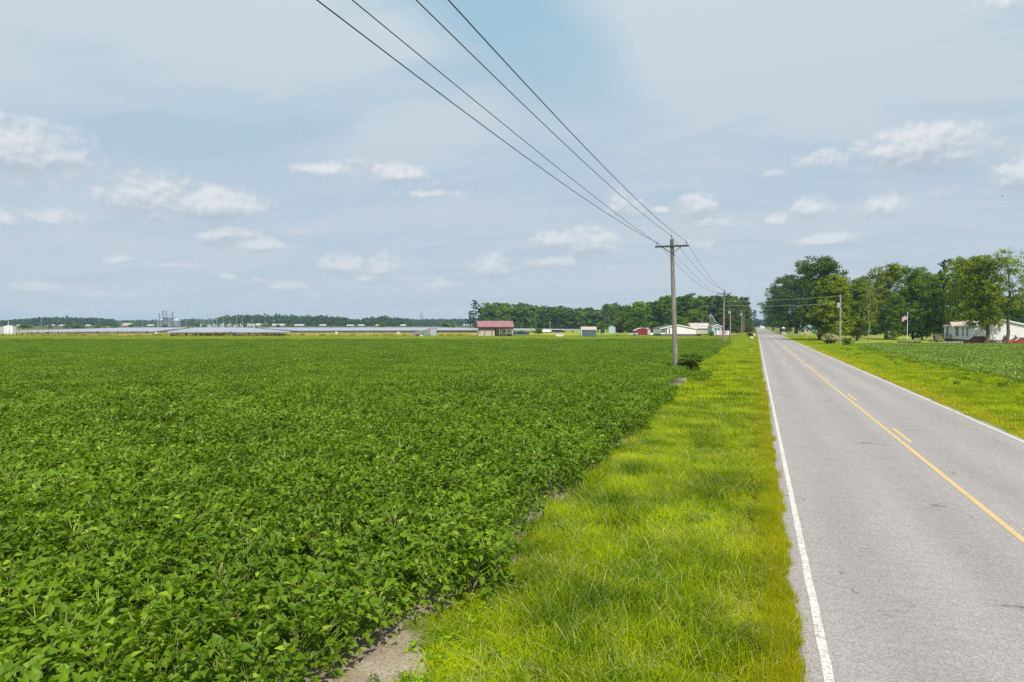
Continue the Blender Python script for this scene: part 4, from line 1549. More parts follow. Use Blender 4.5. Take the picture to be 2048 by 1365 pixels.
M_pole_pale = mat("pale_pole_wood", (.34, .325, .29), rough=.9, spec=.1, vary=.3, scale=1.5)
t_r = plain_pole(pd(1680, 122), hz(590, 122), "plain pole with a grey transformer in front of the yellow green tree", r=.17, transformer=(-1, hz(616, 122)))
p2m = p2['loc'] + Vector((.1, -.05, 7.75))
d_tr = 122
wire(p2m + Vector((0, 0, -.05)), Vector((t_r.x, t_r.y, hz(592, d_tr))), .25, "upper service wire crossing the road to the transformer pole", .016, "service wires crossing the road", m=M_wire_l)
wire(p2m + Vector((0, 0, -.75)), Vector((t_r.x, t_r.y, hz(606, d_tr))), .35, "lower service wire crossing the road to the transformer pole", .016, "service wires crossing the road", m=M_wire_l)
tA = plain_pole(pd(1460.5, 208), hz(617, 208), "grey pole with a bluish transformer beside the acreage sign", transformer=(-1, hz(628, 208)), arm=1.9)
tB = plain_pole(pd(1483.5, 240), hz(620, 240), "grey pole with crossarm and hanging transformer, left one of the close pair", transformer=(-1, hz(632, 240)), arm=2.2)
tC = plain_pole(pd(1487.5, 262), hz(620, 262), "brown pole with crossarm directly beside the close grey pole", pale=False, arm=2.4)
tD = plain_pole(pd(1491.5, 330), hz(620, 330), "third far pole in the line left of the road", arm=2.2)
tE = plain_pole(pd(1495, 430), hz(625, 430), "farthest pole in the line left of the road", arm=2.2)
tF = plain_pole(pd(1592, 285), hz(631, 285), "pale pole in front of the second dark oak", r=.15)
tG = plain_pole(pd(1600, 260), hz(641, 260), "pale pole leaning right beside the roadside oaks", lean=(.35, 0), r=.15)
tH = plain_pole(pd(1605, 330), hz(624, 330), "thin white pole glimpsed between the big oaks", r=.12)
for a_, b_, dv, nm_ in ((tA, tB, .3, 'nearest span by the sign'), (tB, tC, .15, 'short span of the close pair'), (tC, tD, .4, 'third span'), (tD, tE, .5, 'farthest span')):
    for s in (-.85, .85):
        wire(a_ + Vector((s, 0, -.25)), b_ + Vector((s, 0, -.25)), dv, ("left" if s < 0 else "right") + " thin wire between the far roadside poles, " + nm_, .012, "wires between the far roadside poles")
wire(p2['top'], tA + Vector((0, 0, -.2)), .7, "wire from the second crossarm pole down to the grey transformer pole", .011)
for k_, (za, zb) in enumerate(((622, 619), (632, 628), (640, 634))):
    wire(Vector((tD.x, tD.y, hz(za, 330))), Vector((tF.x, tF.y, hz(zb, 285))), .3,
         ("top", "middle", "lowest")[k_] + " of three thin wires crossing the far road", .018, "thin wires crossing the far road", m=M_wire_l)
wire(tF, tG + Vector((0, 0, -1)), 1.2, "slack wire between the pale pole and the leaning pole", .014)

# ================================================================ BUILDINGS
M_siding = mat("white_siding", (.80, .765, .80), rough=.55, spec=.3, vary=.05, scale=.6)
M_trim = mat("white_trim", (.80, .80, .79), rough=.5, vary=.04)
M_glass = mat("dark_window_glass", (.035, .06, .07), rough=.12, spec=.6, vary=.2, scale=1)
M_shutter = mat("dark_green_shutter", (.03, .065, .06), rough=.6)
M_skirt = mat("brown_skirting", (.17, .115, .095), rough=.9, vary=.35, scale=5)
M_shingle = mat("pinkish_shingle", (.50, .39, .34), rough=.9, vary=.25, scale=2.5)
M_greyshingle = mat("grey_shingle", (.15, .155, .16), rough=.9, vary=.25, scale=2.5)
M_tan = mat("tan_siding", (.52, .45, .37), rough=.7, vary=.08)
M_bluegrey = mat("blue_grey_siding", (.40, .48, .54), rough=.6, vary=.08)
M_teal = mat("dark_teal_siding", (.075, .125, .15), rough=.6, vary=.12, scale=1.5)
M_red = mat("barn_red", (.20, .020, .026), rough=.65, vary=.2, scale=1.5)
M_redmetal = mat("faded_red_metal_roof", (.32, .150, .160), rough=.6, spec=.35, vary=.14, scale=.8)
M_rustroof = mat("rust_streaked_tin", (.56, .45, .40), rough=.5, spec=.4, vary=.3, scale=.9)
M_wood = mat("weathered_wood", (.27, .21, .16), rough=.9, vary=.3, scale=3)
M_dark = mat("near_black_and_shade", (.02, .02, .022), rough=.9)  # near-black for posts, legs and birds; painted shade in the hut opening
M_black = mat("black_rubber", (.022, .022, .024), rough=.8)
M_chrome = mat("light_metal_trim", (.55, .56, .58), rough=.3, metal=.6)


def window(root, cx, y, cz, w, h, axis='x', name='window', shutters=False, mull=1, glass=None):
    """window on a wall facing -y (axis x) or -x (axis y): frame, panes and muntins"""
    fr, gl = MB(), MB()
    t = .07

    def put(mb, a0, a1, z0, z1, o0, o1):
        if axis == 'x':
            mb.bx(a0, a1, y + o0, y + o1, z0, z1)
        else:
            mb.bx(y + o0, y + o1, a0, a1, z0, z1)
    put(fr, cx - w / 2 - t, cx + w / 2 + t, cz + h / 2, cz + h / 2 + t, -.06, .02)
    put(fr, cx - w / 2 - t, cx + w / 2 + t, cz - h / 2 - t, cz - h / 2, -.08, .02)
    put(fr, cx - w / 2 - t, cx - w / 2, cz - h / 2, cz + h / 2, -.055, .02)
    put(fr, cx + w / 2, cx + w / 2 + t, cz - h / 2, cz + h / 2, -.055, .02)
    put(fr, cx - w / 2, cx + w / 2, cz - .025, cz + .025, -.05, .0)
    for k in range(1, mull + 1):
        xx = cx - w / 2 + w * k / (mull + 1)
        put(fr, xx - .018, xx + .018, cz - h / 2, cz + h / 2, -.045, -.002)
    f_ = fr.build(name, M_trim, root)
    put(gl, cx - w / 2, cx + w / 2, cz - h / 2, cz + h / 2, -.022, .01)
    gl.build("pane", glass or M_glass, f_)
    if shutters:
        for s in (-1, 1):
            sh = MB()
            put(sh, cx + s * (w / 2 + t + .17) - .16, cx + s * (w / 2 + t + .17) + .16, cz - h / 2 - .05, cz + h / 2 + .05, -.05, -.004)
            sh.build("shutter", M_shutter, root)
    return f_


def gable_house(name, label, cat, loc, rz, L, Wd, wall_h, ridge_h, wall_m, roof_m, base_h=0.0, base_m=None, over=.35, ridge='y', group=None, trim=True, roof_t=.10, boards=True):
    """box with a gable roof; local x right, y away from the front; ridge along x or y"""
    e = empty(name, loc, rz, label, cat, group)
    x0, x1, y0, y1 = -Wd / 2, Wd / 2, 0, L
    b = MB()
    if ridge == 'y':
        prof = [(x0, base_h), (x1, base_h), (x1, wall_h), (0, ridge_h), (x0, wall_h)]
        b.ext(prof, y0, y1)
        sl = (ridge_h - wall_h) / (Wd / 2)
        for s in (-1, 1):
            xa = s * (Wd / 2 + over)
            za = wall_h - sl * over
            r_ = MB().poly([(0, y0 - over, ridge_h + .01), (xa, y0 - over, za + .01), (xa, y1 + over, za + .01), (0, y1 + over, ridge_h + .01),
                            (0, y0 - over, ridge_h + roof_t), (xa, y0 - over, za + roof_t), (xa, y1 + over, za + roof_t), (0, y1 + over, ridge_h + roof_t)],
                           [(0, 1, 2, 3), (7, 6, 5, 4), (0, 4, 5, 1), (1, 5, 6, 2), (2, 6, 7, 3), (3, 7, 4, 0)])
            r_.build("roof", roof_m, e)
            if trim:
                MB().poly([(0, y0 - over - .03, ridge_h - .12), (xa, y0 - over - .03, za - .12), (xa, y0 - over - .03, za + roof_t + .015), (0, y0 - over - .03, ridge_h + roof_t + .015),
                           (0, y0 - over - .003, ridge_h - .12), (xa, y0 - over - .003, za - .12), (xa, y0 - over - .003, za + roof_t + .015), (0, y0 - over - .003, ridge_h + roof_t + .015)],
                          [(0, 1, 2, 3), (7, 6, 5, 4), (0, 4, 5, 1), (1, 5, 6, 2), (2, 6, 7, 3), (3, 7, 4, 0)]).build("fascia", M_trim, e)
    else:
        prof = [(y0, base_h), (y1, base_h), (y1, wall_h), (L / 2, ridge_h), (y0, wall_h)]
        n_ = len(prof)
        P = [(x0, a, z) for a, z in prof] + [(x1, a, z) for a, z in prof]
        fs = [tuple(range(n_)), tuple(range(2 * n_ - 1, n_ - 1, -1))] + [(i, i + n_, (i + 1) % n_ + n_, (i + 1) % n_) for i in range(n_)]
        b.poly(P, fs)
        sl = (ridge_h - wall_h) / (L / 2)
        for s in (-1, 1):
            ya = L / 2 + s * (L / 2 + over)
            za = wall_h - sl * over
            MB().poly([(x0 - over, L / 2, ridge_h + .01), (x0 - over, ya, za + .01), (x1 + over, ya, za + .01), (x1 + over, L / 2, ridge_h + .01),
                       (x0 - over, L / 2, ridge_h + roof_t), (x0 - over, ya, za + roof_t), (x1 + over, ya, za + roof_t), (x1 + over, L / 2, ridge_h + roof_t)],
                      [(0, 1, 2, 3), (7, 6, 5, 4), (0, 4, 5, 1), (1, 5, 6, 2), (2, 6, 7, 3), (3, 7, 4, 0)]).build("roof", roof_m, e)
            if trim and s < 0:
                MB().bx(x0 - over, x1 + over, ya - .05, ya - .003, za - .12, za + roof_t + .01).build("fascia", M_trim, e)
    b.build("wall", wall_m, e)
    if boards:
        # horizontal boards as shallow ledges on the walls
        q = MB()
        z = base_h + .3
        while z < wall_h - .1:
            q.bx(x0 - .012, x1 + .012, y0 - .012, y0 - .001, z, z + .025)
            q.bx(x0 - .012, x0 - .001, y0 + .001, y1, z, z + .025)
            q.bx(x1 + .001, x1 + .012, y0 + .001, y1, z, z + .025)
            z += .3
        sdg = q.build("siding_laps", wall_m, e)
        sdg['kind'] = 'stuff'
    if base_h > 0:
        MB().bx(x0 + .05, x1 - .05, y0 + .05, y1 - .05, 0, base_h).build("skirting", base_m or M_skirt, e)
    return e


def rail_steps(e, x, y, w, dpt, h, m, n=4, side=0):
    """small wooden porch with posts, rails and steps (part 'porch')"""
    b = MB()
    b.bx(x - w / 2, x + w / 2, y - dpt, y, h - .1, h)
    for xx in (x - w / 2 + .05, x, x + w / 2 - .05):
        for yy in (y - dpt + .05, y - .05):
            b.bx(xx - .05, xx + .05, yy - .05, yy + .05, 0, h + .95)
    b.bx(x - w / 2, x + w / 2, y - dpt - .01, y - dpt + .05, h + .88, h + .96)
    b.bx(x - w / 2, x + w / 2, y - dpt - .01, y - dpt + .04, h + .15, h + .2)
    k = x - w / 2 + .12
    while k < x + w / 2:
        b.bx(k, k + .04, y - dpt, y - dpt + .04, h + .2, h + .88)
        k += .14
    return b.build("porch", m, e)


# ---- the white double-wide on the right
RZH = 0.0
c0 = pd(1945, 127)
Wd = 9.2
HX = c0.x + Wd / 2
wh = gable_house("white_house", "long white mobile home with pinkish roof behind the right field", "house", (HX, c0.y, 0), RZH, 20.5, Wd, 3.35, 4.55,
                 M_siding, M_shingle, base_h=.75, over=.3)
# gable end: windows and side door with steps
window(wh, 1.35, -.02, 2.35, .85, 1.05, mull=1)
MB().bx(.86, 1.84, -.05, -.003, .78, 2.92).build("side_door", M_trim, wh)
b = MB()
for i in range(4):
    b.bx(.75, 1.95, -.5 - .28 * i, -.24 - .28 * i, 0, .75 - .17 * i)
b.build("front_steps", mat("tan_brick", (.36, .26, .20), rough=.9, vary=.25, scale=4), wh)
for xx in (.40, 2.12):
    MB().poly([(xx - .06, -1.5, 0), (xx + .06, -1.5, 0), (xx + .06, -.05, 0), (xx - .06, -.05, 0),
               (xx - .06, -1.5, .9), (xx + .06, -1.5, .9), (xx + .06, -.05, 1.75), (xx - .06, -.05, 1.75)],
              [(3, 2, 1, 0), (4, 5, 6, 7), (0, 1, 5, 4), (1, 2, 6, 5), (2, 3, 7, 6), (3, 0, 4, 7)]).build("stair_rail", M_wood, wh)
# long side facing the road: four dark windows
for yy, w_ in ((3.2, 1.0), (6.2, 1.0), (10.2, 2.2), (17.6, 1.5)):
    window(wh, yy, -Wd / 2 - .02, 2.25, w_, 1.75, axis='y', mull=2 if w_ > 2 else 1)
# dormer gable over the long side
MB().poly([(-Wd / 2 - .4, 11.6, 3.2), (-Wd / 2 - .4, 15.2, 3.2), (-Wd / 2 - .4, 13.4, 4.1), (-2.0, 11.6, 3.2), (-2.0, 15.2, 3.2), (-2.0, 13.4, 4.1)],
          [(0, 1, 2), (5, 4, 3), (0, 2, 5, 3), (1, 4, 5, 2), (0, 3, 4, 1)]).build("dormer", M_siding, wh)
for ya_, yb_ in ((11.3, 13.4), (15.5, 13.4)):
    MB().poly([(-Wd / 2 - .6, ya_, 3.13), (-Wd / 2 - .6, yb_, 4.12), (-1.8, yb_, 4.12), (-1.8, ya_, 3.13), (-Wd / 2 - .6, ya_, 3.2), (-Wd / 2 - .6, yb_, 4.2), (-1.8, yb_, 4.2), (-1.8, ya_, 3.2)],
              [(0, 1, 2, 3), (7, 6, 5, 4), (0, 4, 5, 1), (1, 5, 6, 2), (2, 6, 7, 3), (3, 7, 4, 0)]).build("dormer_roof", M_shingle, wh)
# porch on the road side
b = MB()
xp = -Wd / 2
b.bx(xp - 2.2, xp - .02, 14.2, 18.2, .62, .74)
for yy in (14.25, 16.2, 18.15):
    for xx in (xp - 2.15, xp - .12):
        b.bx(xx - .05, xx + .05, yy - .05, yy + .05, 0, 1.7)
b.bx(xp - 2.2, xp - 2.12, 14.2, 18.2, 1.62, 1.7)
b.bx(xp - 2.2, xp - .05, 14.2, 14.28, 1.62, 1.7)
k = 14.35
while k < 18.1:
    b.bx(xp - 2.18, xp - 2.14, k, k + .04, .8, 1.62)
    k += .15
k = xp - 2.05
while k < xp - .1:
    b.bx(k, k + .04, 14.22, 14.26, .8, 1.62)
    k += .15
b.build("porch", M_wood, wh)
b = MB()
for i in range(4):
    b.bx(xp - 2.5 - .3 * i, xp - 2.22 - .3 * i, 15.6, 17.2, 0, .6 - .14 * i)
b.build("porch_steps", M_wood, wh)
b = MB()
b.tube([(xp - 3.5, 15.55, .1), (xp - 3.5, 15.55, 1.0), (xp - 2.2, 15.55, 1.7)], .05, 5)
b.tube([(xp - 3.5, 17.25, .1), (xp - 3.5, 17.25, 1.0), (xp - 2.2, 17.25, 1.7)], .05, 5)
b.build("stair_rail", M_wood, wh)

# ---- centre white house and its neighbours
d_ = 213.0
w2 = gable_house("white_house", "low white gabled house with brick base behind the nearest utility pole", "house", pd(1356.5, d_), TH, 12, px(70, d_), hz(657.5, d_), hz(650.5, d_),
                 M_siding, M_greyshingle, base_h=hz(668.5, d_), over=.3, ridge='y')
window(w2, px(1326 - 1356.5, d_), -.02, hz(662, d_), 1.5, 1.1, mull=1)
window(w2, px(1332.5 - 1356.5, d_), -.02, hz(662.5, d_), .42, 1.5, mull=0)
window(w2, px(1338.5 - 1356.5, d_), -.02, hz(663, d_), .42, 1.5, mull=0)
d_ = 236.0
th = gable_house("tan_house", "tan house with rusty tin roof between the white house and the sunroom", "house", pd(1403, d_), TH, 9, px(36, d_), hz(656, d_), hz(647, d_),
                 M_tan, M_rustroof, base_h=hz(668, d_), over=.35, ridge='x')
d_ = 262.0
gh = gable_house("grey_house", "tall old grey house with a steep gable, half hidden by trees", "house", pd(1422, d_), TH, 8, px(17, d_), hz(644, d_), hz(630, d_),
                 mat("old_grey_boards", (.10, .098, .095), rough=.9, vary=.25, scale=2), M_greyshingle, over=.3)
window(gh, 0, -.02, hz(650, d_), .9, 1.3)
d_ = 228.0
sr = gable_house("sunroom", "pale blue sunroom with two square windows and a grey roof", "house", pd(1433.5, d_), TH, 5, px(19, d_), hz(653.5, d_), hz(649.5, d_),
                 M_bluegrey, M_greyshingle, over=.25)
for uu_ in (1431.3, 1437):
    window(sr, px(uu_ - 1433.5, d_), -.02, hz(658.2, d_), .72, .85, mull=0)
# red sheds
d_ = 234.0
rs = empty("red_shed", pd(1283, d_), TH, "dark red shed with a low curved roof left of the centre white house", "shed")
prof = [(-2.3, 0), (2.1, 0), (2.1, hz(659.5, d_)), (1.4, hz(657.6, d_)), (.4, hz(656.6, d_)), (-.7, hz(658, d_)), (-1.7, hz(660.2, d_)), (-2.3, hz(662.5, d_))]
MB().ext(prof, 0, 4.5).build("wall", M_red, rs)
rf = [(x, z) for x, z in prof[2:]]
for (xa, za), (xb, zb) in zip(rf[:-1], rf[1:]):
    MB().poly([(xa, -.15, za + .01), (xb, -.15, zb + .01), (xb, 4.7, zb + .01), (xa, 4.7, za + .01), (xa, -.15, za + .12), (xb, -.15, zb + .12), (xb, 4.7, zb + .12), (xa, 4.7, za + .12)],
              [(0, 3, 2, 1), (4, 5, 6, 7), (0, 1, 5, 4), (1, 2, 6, 5), (2, 3, 7, 6), (3, 0, 4, 7)]).build("roof_panel", M_rustroof, rs)
MB().bx(-.5, .55, -.05, -.003, .02, 1.9).build("door", mat("darker_barn_red", (.20, .022, .028), rough=.7), rs)
rb = gable_house("red_barn", "red barn with pale tin roof behind the curved-roof red shed", "barn", pd(1304.5, 330), TH, 7, px(20, 330), hz(655.5, 330), hz(647.5, 330),
                 M_red, M_rustroof, over=.45)
MB().bx(-.9, .9, -.05, -.003, .02, 1.7).build("door", mat("darker_barn_red", (.20, .022, .028), rough=.7), rb)
# barn's two roof slopes run down to the right: lean-to
MB().poly([(2.4, -.3, hz(655, 330)), (5.2, -.3, hz(659, 330)), (5.2, 6, hz(659, 330)), (2.4, 6, hz(655, 330)), (2.4, -.3, hz(655, 330) + .1), (5.2, -.3, hz(659, 330) + .1), (5.2, 6, hz(659, 330) + .1), (2.4, 6, hz(655, 330) + .1)],
          [(0, 3, 2, 1), (4, 5, 6, 7), (0, 1, 5, 4), (1, 2, 6, 5), (2, 3, 7, 6), (3, 0, 4, 7)]).build("lean_to_roof", M_rustroof, rb)
for xx in (3.2, 5.0):
    MB().tube([(xx, 0, 0), (xx, 0, hz(659, 330) + .2)], .08, 6).build("post", M_wood, rb)
ts = gable_house("tin_shed", "small pale tin shed squeezed between the two red sheds", "shed", pd(1297, 262), TH, 3, px(8, 262), hz(659, 262), hz(656.5, 262), M_rustroof, M_rustroof, trim=False, boards=False)
# low white-and-dark row by the centre house, grey trailer, blue shed, posts
wr = empty("white_tarp_row", pd(1310.5, 222), TH, "low white covered row with dark gaps left of the centre white house", "tarp")
MB().ext([(-1.7, .35), (1.6, .35), (1.55, .95), (.6, 1.02), (-.5, .93), (-1.65, .98)], -.4, .4, .08).build("cover", M_trim, wr)
for xx in (-1.5, -.2, .9, 1.5):
    MB().bx(xx - .06, xx + .06, -.35, .35, 0, .36).build("leg", M_dark, wr)
gt = empty("utility_trailer", pd(1267, 226), TH, "flat grey utility trailer with low sides beside the red shed", "trailer")
MB().bx(-1.35, 1.35, -.7, .7, .35, .48).build("bed", M_gal, gt)
MB().bx(-1.35, 1.35, -.72, -.68, .5, .86).build("side_panel", M_gal, gt)
MB().bx(-1.35, 1.35, .68, .72, .5, .86).build("side_panel", M_gal, gt)
for s in (-1.33, 1.33):
    MB().tube([(s, -.7, .4), (s, -.7, 1.05)], .03, 5).build("post", M_gal, gt)
for s in (-.74, .74):
    w_ = MB().tube([(.2, s - .09, .32), (.2, s + .09, .32)], .32, 14).build("wheel", M_black, gt)
bs = gable_house("blue_shed", "small pale blue shed standing behind the clothesline", "shed", pd(1224, 300), TH, 3, px(13, 300), hz(655, 300), hz(651.5, 300), M_bluegrey, M_greyshingle, over=.1, trim=False)
for u_ in (1199, 1210.5):
    cp = empty("clothesline_post", pd(u_, 248), TH, "left white clothesline post under the bushy tree" if u_ < 1205 else "right white clothesline post under the bushy tree", "post", "white clothesline posts")
    MB().tube([(0, 0, 0), (0, 0, 1.75)], .07, 8).build("post", M_trim, cp)
    MB().tube([(-.5, 0, 1.7), (.5, 0, 1.7)], .045, 6).build("crossbar", M_trim, cp)
fp = empty("fire_pit", pd(1234, 212), TH, "small black fire bowl on the lawn right of the teal shed", "fire pit")
MB().lathe([(.15, 0), (.2, .12), (.42, .30), (.45, .34), (.38, .32), (.1, .2)], 14).build("bowl", M_iron, fp)
MB().tube([(-.3, 0, .3), (-.32, 0, .9), (-.15, 0, 1.1)], .025, 5).build("hook", M_iron, fp)

# teal shed
d_ = 205.0
te = gable_house("teal_shed", "dark teal shed with a pinkish roof at the back of the big field", "shed", pd(1178, d_), TH, 3.2, px(29, d_), hz(660, d_), hz(654.5, d_), M_teal, M_shingle,
                 base_h=.18, base_m=M_dark, over=.16, ridge='x', trim=False)
MB().bx(-2.36, -2.22, -.1, 2.9, .2, 2.5).build("white_side_panel", M_siding, te)
# white skiff
sk = empty("skiff", pd(1119.5, 206), TH, "small white flat boat lying on the lawn left of the teal shed", "boat")
MB().poly([(-1.0, -.45, 0.02), (.95, -.45, 0.02), (.95, .45, 0.02), (-1.0, .45, 0.02), (-1.35, -.62, .78), (1.2, -.62, .88), (1.2, .62, .88), (-1.35, .62, .78)],
          [(3, 2, 1, 0), (0, 1, 5, 4), (1, 2, 6, 5), (2, 3, 7, 6), (3, 0, 4, 7)]).build("hull", M_trim, sk)
MB().bx(-1.3, 1.15, -.58, .58, .6, .66).build("deck", M_trim, sk)
MB().bx(-1.38, 1.24, -.66, -.60, .78, .9).build("gunwale", M_gal, sk)
lp = empty("lamp_post", pd(1100, 300), TH, "white-topped lamp post in front of the dark wood", "lamp post")
MB().tube([(0, 0, 0), (0, 0, hz(646.5, 300))], .06, 8).build("post", M_gal, lp)
MB().lathe([(.05, 0), (.16, .1), (.18, .3), (.1, .45), (0, .48)], 10, (0, 0, hz(646.5, 300))).build("lamp_head", M_trim, lp)


# ---- red-roofed open shelter
d_ = 213.0
sh = empty("open_shelter", pd(990, d_), TH, "open-sided shelter with a faded red metal roof sheltering a camper", "shelter")
xl, xr = px(957 - 990, d_), px(1027 - 990, d_)
ev, rg = hz(654.6, d_), hz(642.6, d_)
yd = 3.6
# front slope, back slope, each with ribs
for s in (0, 1):
    ya, yb = (-.5, yd) if s == 0 else (2 * yd + .5, yd)
    r_ = MB().poly([(xl - .3, ya, ev), (xr + .2, ya, ev), (xr - .25, yb, rg), (xl - .75, yb, rg), (xl - .3, ya, ev + .08), (xr + .2, ya, ev + .08), (xr - .25, yb, rg + .08), (xl - .75, yb, rg + .08)],
                   [(3, 2, 1, 0), (4, 5, 6, 7), (0, 1, 5, 4), (1, 2, 6, 5), (2, 3, 7, 6), (3, 0, 4, 7)])
    rp = r_.build("roof", M_redmetal, sh)
    q = MB()
    k = xl - .2
    while k < xr:
        q.poly([(k, ya, ev + .082), (k + .06, ya, ev + .082), (k + .06 - .45, yb, rg + .082), (k - .45, yb, rg + .082), (k, ya, ev + .13), (k + .06, ya, ev + .13), (k + .06 - .45, yb, rg + .13), (k - .45, yb, rg + .13)],
               [(4, 5, 6, 7), (0, 1, 5, 4), (1, 2, 6, 5), (3, 0, 4, 7)])
        k += .6
    q.build("rib", M_redmetal, rp)
MB().bx(xl - .3, xr + .2, -.56, -.505, ev - .2, ev + .05).build("fascia", mat("dark_red_fascia", (.10, .03, .035), rough=.7), sh)
MB().bx(xl, xr, -.2, -.06, ev - .52, ev - .26).build("beam", M_wood, sh)
for i, uu_ in enumerate((954.5, 969.5, 984.2, 999, 1013, 1026)):
    MB().bx(px(uu_ - 990, d_) - .1, px(uu_ - 990, d_) + .1, -.22, -.02, 0, ev - .5).build("post", M_wood, sh)
for (ua, ub) in ((956, 962), (1025, 1018)):
    MB().tube([(px(ua - 990, d_), -.12, hz(671, d_) + .2 if ua < 960 else 0.3), (px(ub - 990, d_), -.12, ev - .5)], .07, 4).build("brace", M_wood, sh)
MB().bx(px(957 - 990, d_), px(989.5 - 990, d_), .25, .35, .05, hz(659.3, d_)).build("front_wall", M_tan, sh)
q = MB()
k = .3
while k < hz(659.5, d_):
    q.bx(px(957 - 990, d_), px(989.5 - 990, d_), .225, .247, k, k + .03)
    k += .3
q.build("wall_battens", M_tan, sh)
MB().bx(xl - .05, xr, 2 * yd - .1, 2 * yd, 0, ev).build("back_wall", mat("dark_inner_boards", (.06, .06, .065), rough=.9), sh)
MB().poly([(xl, 0, 0), (xl, 2 * yd, 0), (xl, 2 * yd, ev), (xl, yd, rg), (xl, 0, ev), (xl - .1, 0, 0), (xl - .1, 2 * yd, 0), (xl - .1, 2 * yd, ev), (xl - .1, yd, rg), (xl - .1, 0, ev)],
          [(0, 1, 2, 3, 4), (9, 8, 7, 6, 5), (0, 5, 6, 1), (1, 6, 7, 2), (2, 7, 8, 3), (3, 8, 9, 4), (4, 9, 5, 0)]).build("gable_wall", mat("grey_tin", (.36, .38, .40), rough=.5, vary=.15), sh)


def wheel(parent, x, y, z, r, w=.22, rim=M_chrome):
    t = MB().tube([(x, y - w / 2, z), (x, y + w / 2, z)], r, 16).build("wheel", M_black, parent)
    MB().tube([(x, y - w / 2 - .012, z), (x, y - w / 2 + .02, z)], r * .6, 12).build("rim", rim, t)
    return t


# camper under the shelter
cpx, cpd = 1009, 215.5
cm = empty("camper_trailer", pd(cpx, cpd), TH, "white travel trailer parked under the red-roofed shelter", "camper")
x0_, x1_ = px(992.5 - cpx, cpd), px(1026 - cpx, cpd)
MB().ext([(x0_, .55), (x1_ - .2, .55), (x1_, .95), (x1_ + .05, 1.6), (x1_ - .25, 2.25), (x1_ - .8, 2.4), (x0_ + .1, 2.4), (x0_, 2.3)], .1, 2.4, .04).build("body", M_siding, cm)
for (ua, ub, za, zb) in ((994.5, 997.5, 667, 662.6), (997, 999.5, 661, 658.8), (1006.5, 1010.5, 666, 661), (1017, 1019, 664, 661)):
    window(cm, px((ua + ub) / 2 - cpx, cpd), .1, (hz(za, cpd) + hz(zb, cpd)) / 2, px(ub - ua, cpd), hz(zb, cpd) - hz(za, cpd), mull=0)
MB().bx(x0_ + .05, x1_ - .3, .06, .095, .62, .72).build("stripe", M_gal, cm)
for xx in (px(1003 - cpx, cpd), px(1008 - cpx, cpd)):
    wheel(cm, xx, .25, .36, .36, .2, M_trim)
MB().bx(x0_ - .1, x1_ + .6, .9, 1.3, .38, .5).build("frame", M_iron, cm)


